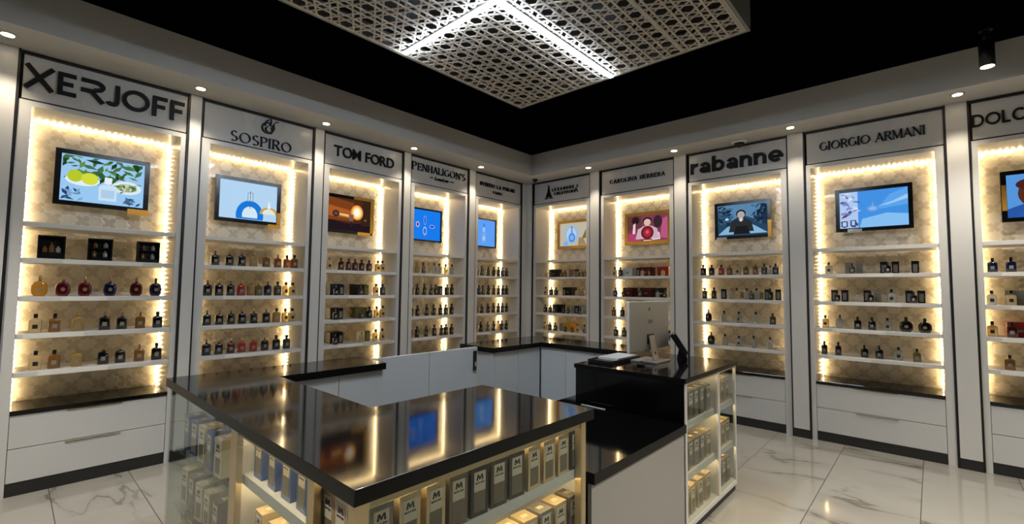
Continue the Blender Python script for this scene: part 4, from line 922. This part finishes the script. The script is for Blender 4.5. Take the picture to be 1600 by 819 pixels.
def channel(a):
    if a[1]-a[0] > a[3]-a[2]: s_ = ((a[0],a[1],a[2],a[2]+.002),(a[0],a[1],a[3]-.002,a[3]))
    else: s_ = ((a[0],a[0]+.002,a[2],a[3]),(a[1]-.002,a[1],a[2],a[3]))
    mb = MB().box(*a, PZ-.008, PZ-.001)
    for q in s_: mb.box(*q, PZ-.0115, PZ-.0081)
    return mb
for nm, a in (('x', (1.93, 2.889, -3.705, -3.671)), ('y', (2.89, 2.924, -3.705, -2.33))):
    o = cp('bar_housing', SILV, channel(a)); kpz('light_bar', LEDC, MB().box(a[0]+.0025, a[1]-.0025, a[2]+.0025, a[3]-.0025, PZ-.023, PZ-.0085), o)
# extra unseen bars added above the view to brighten the room
for a in ((2.89, 2.924, -4.90, -3.709), (2.927, 3.90, -3.705, -3.671)):
    o = cp('bar_housing', SILV, channel(a)); kpz('light_bar', LEDC, MB().box(a[0]+.0025, a[1]-.0025, a[2]+.0025, a[3]-.0025, PZ-.023, PZ-.0085), o)

# ------------------------------------------------------------------ lamps
def downlight(x, y, lab):
    o = empty('recessed_downlight', lab, 'ceiling light', (x, y, TOP), 0, 'downlights in the bulkhead')
    MB().lathe([(.048,-.004),(.048,-.0005)], 20).build('trim_ring', CHROME, o); MB().lathe([(.033,-.0055),(.033,-.0045)], 20).build('lens', LENS, o)
    l = bpy.data.lights.new('downlight_lamp', 'SPOT'); l.energy = DOWN_W; l.color = (1.0, .86, .66); l.spot_size = math.radians(95); l.spot_blend = .7; l.shadow_soft_size = .03
    lo = bpy.data.objects.new('downlight_lamp', l); COL.objects.link(lo); lo.parent = o; lo.location = (0, 0, -.04)
LDN = ['at the far left edge','right of the widest black lettering','right of the swirl emblem cabinet','right of the orange screen cabinet','right of the bright blue screen cabinet']
for y, n_ in zip((-5.705,-4.584,-3.475,-2.375,-1.251), LDN): downlight(.225, y, 'small round downlight in the bulkhead, '+n_)
for x, n_ in zip((1.343,2.563,3.79,5.028), ('left of the magenta screen cabinet','left of the boatman screen cabinet','right of the boatman screen cabinet','right of the sky screen cabinet')): downlight(x, -.265, 'small round downlight in the bulkhead, '+n_)
def cylinder_spot(x, y, lab, w=SPOT_W):
    o = empty('cylinder_spot', lab, 'spotlight', (x, y, CEILZ), 0, 'hanging cylinder spots')
    MB().lathe([(.04,-.003),(.04,-.0005)], 18).build('ceiling_rose', BLK, o); MB().lathe([(.022,-.085),(.022,-.0035)], 14).build('stem', BLK, o)
    MB().lathe([(.045,-.28),(.045,-.0855)], 24).build('body', BLK, o); MB().lathe([(.038,-.2825),(.038,-.2805)], 20).build('lens', LENS, o)
    l = bpy.data.lights.new('spot_lamp', 'SPOT'); l.energy = w; l.color = (1.0, .92, .80); l.spot_size = math.radians(110); l.spot_blend = .8; l.shadow_soft_size = .04
    lo = bpy.data.objects.new('spot_lamp', l); COL.objects.link(lo); lo.parent = o; lo.location = (0, 0, -.34)
cylinder_spot(5.18, -.70, 'black cylinder spotlight hanging before the right-hand bulkhead', 80)
cylinder_spot(5.6, -3.6, 'unseen black cylinder spotlight added as fill over the right-hand aisle')  # added out of view to raise the general room light
cylinder_spot(3.2, -6.3, 'unseen black cylinder spotlight added as fill behind the viewer', 130)  # unseen fill lamp, also lights the counter front
cylinder_spot(1.3, -6.4, 'unseen black cylinder spotlight added as fill over the left aisle', 170)  # unseen fill lamp added for the left side
cylinder_spot(6.3, -2.2, 'unseen black cylinder spotlight added as fill by the right-hand wall', 170)  # unseen lamp added to brighten the right-hand side
def dome(x, y, lab, m, r):
    o = empty('dome_camera', lab, 'camera', (x, y, TOP), 0, 'dome cameras')
    MB().lathe([(r*1.3,-.022),(r*1.45,-.012),(r*1.5,-.0005)], 20).build('base', WPLAST if m else BLK, o)
    MB().loft([[(r*math.cos(a)*math.cos(2*PI*i/18), r*math.cos(a)*math.sin(2*PI*i/18), -.0225-r*.9*math.sin(a)) for i in range(18)] for a in (0,.3,.6,.9,1.2,1.5)]).build('dome', mat('smoked_dome', (14,13,13), .08), o)
dome(3.26, -.13, 'dark dome camera under the bulkhead above bold lower-case lettering', True, .055)
dome(.34, -.21, 'small dark dome camera under the bulkhead in the room corner', False, .03)
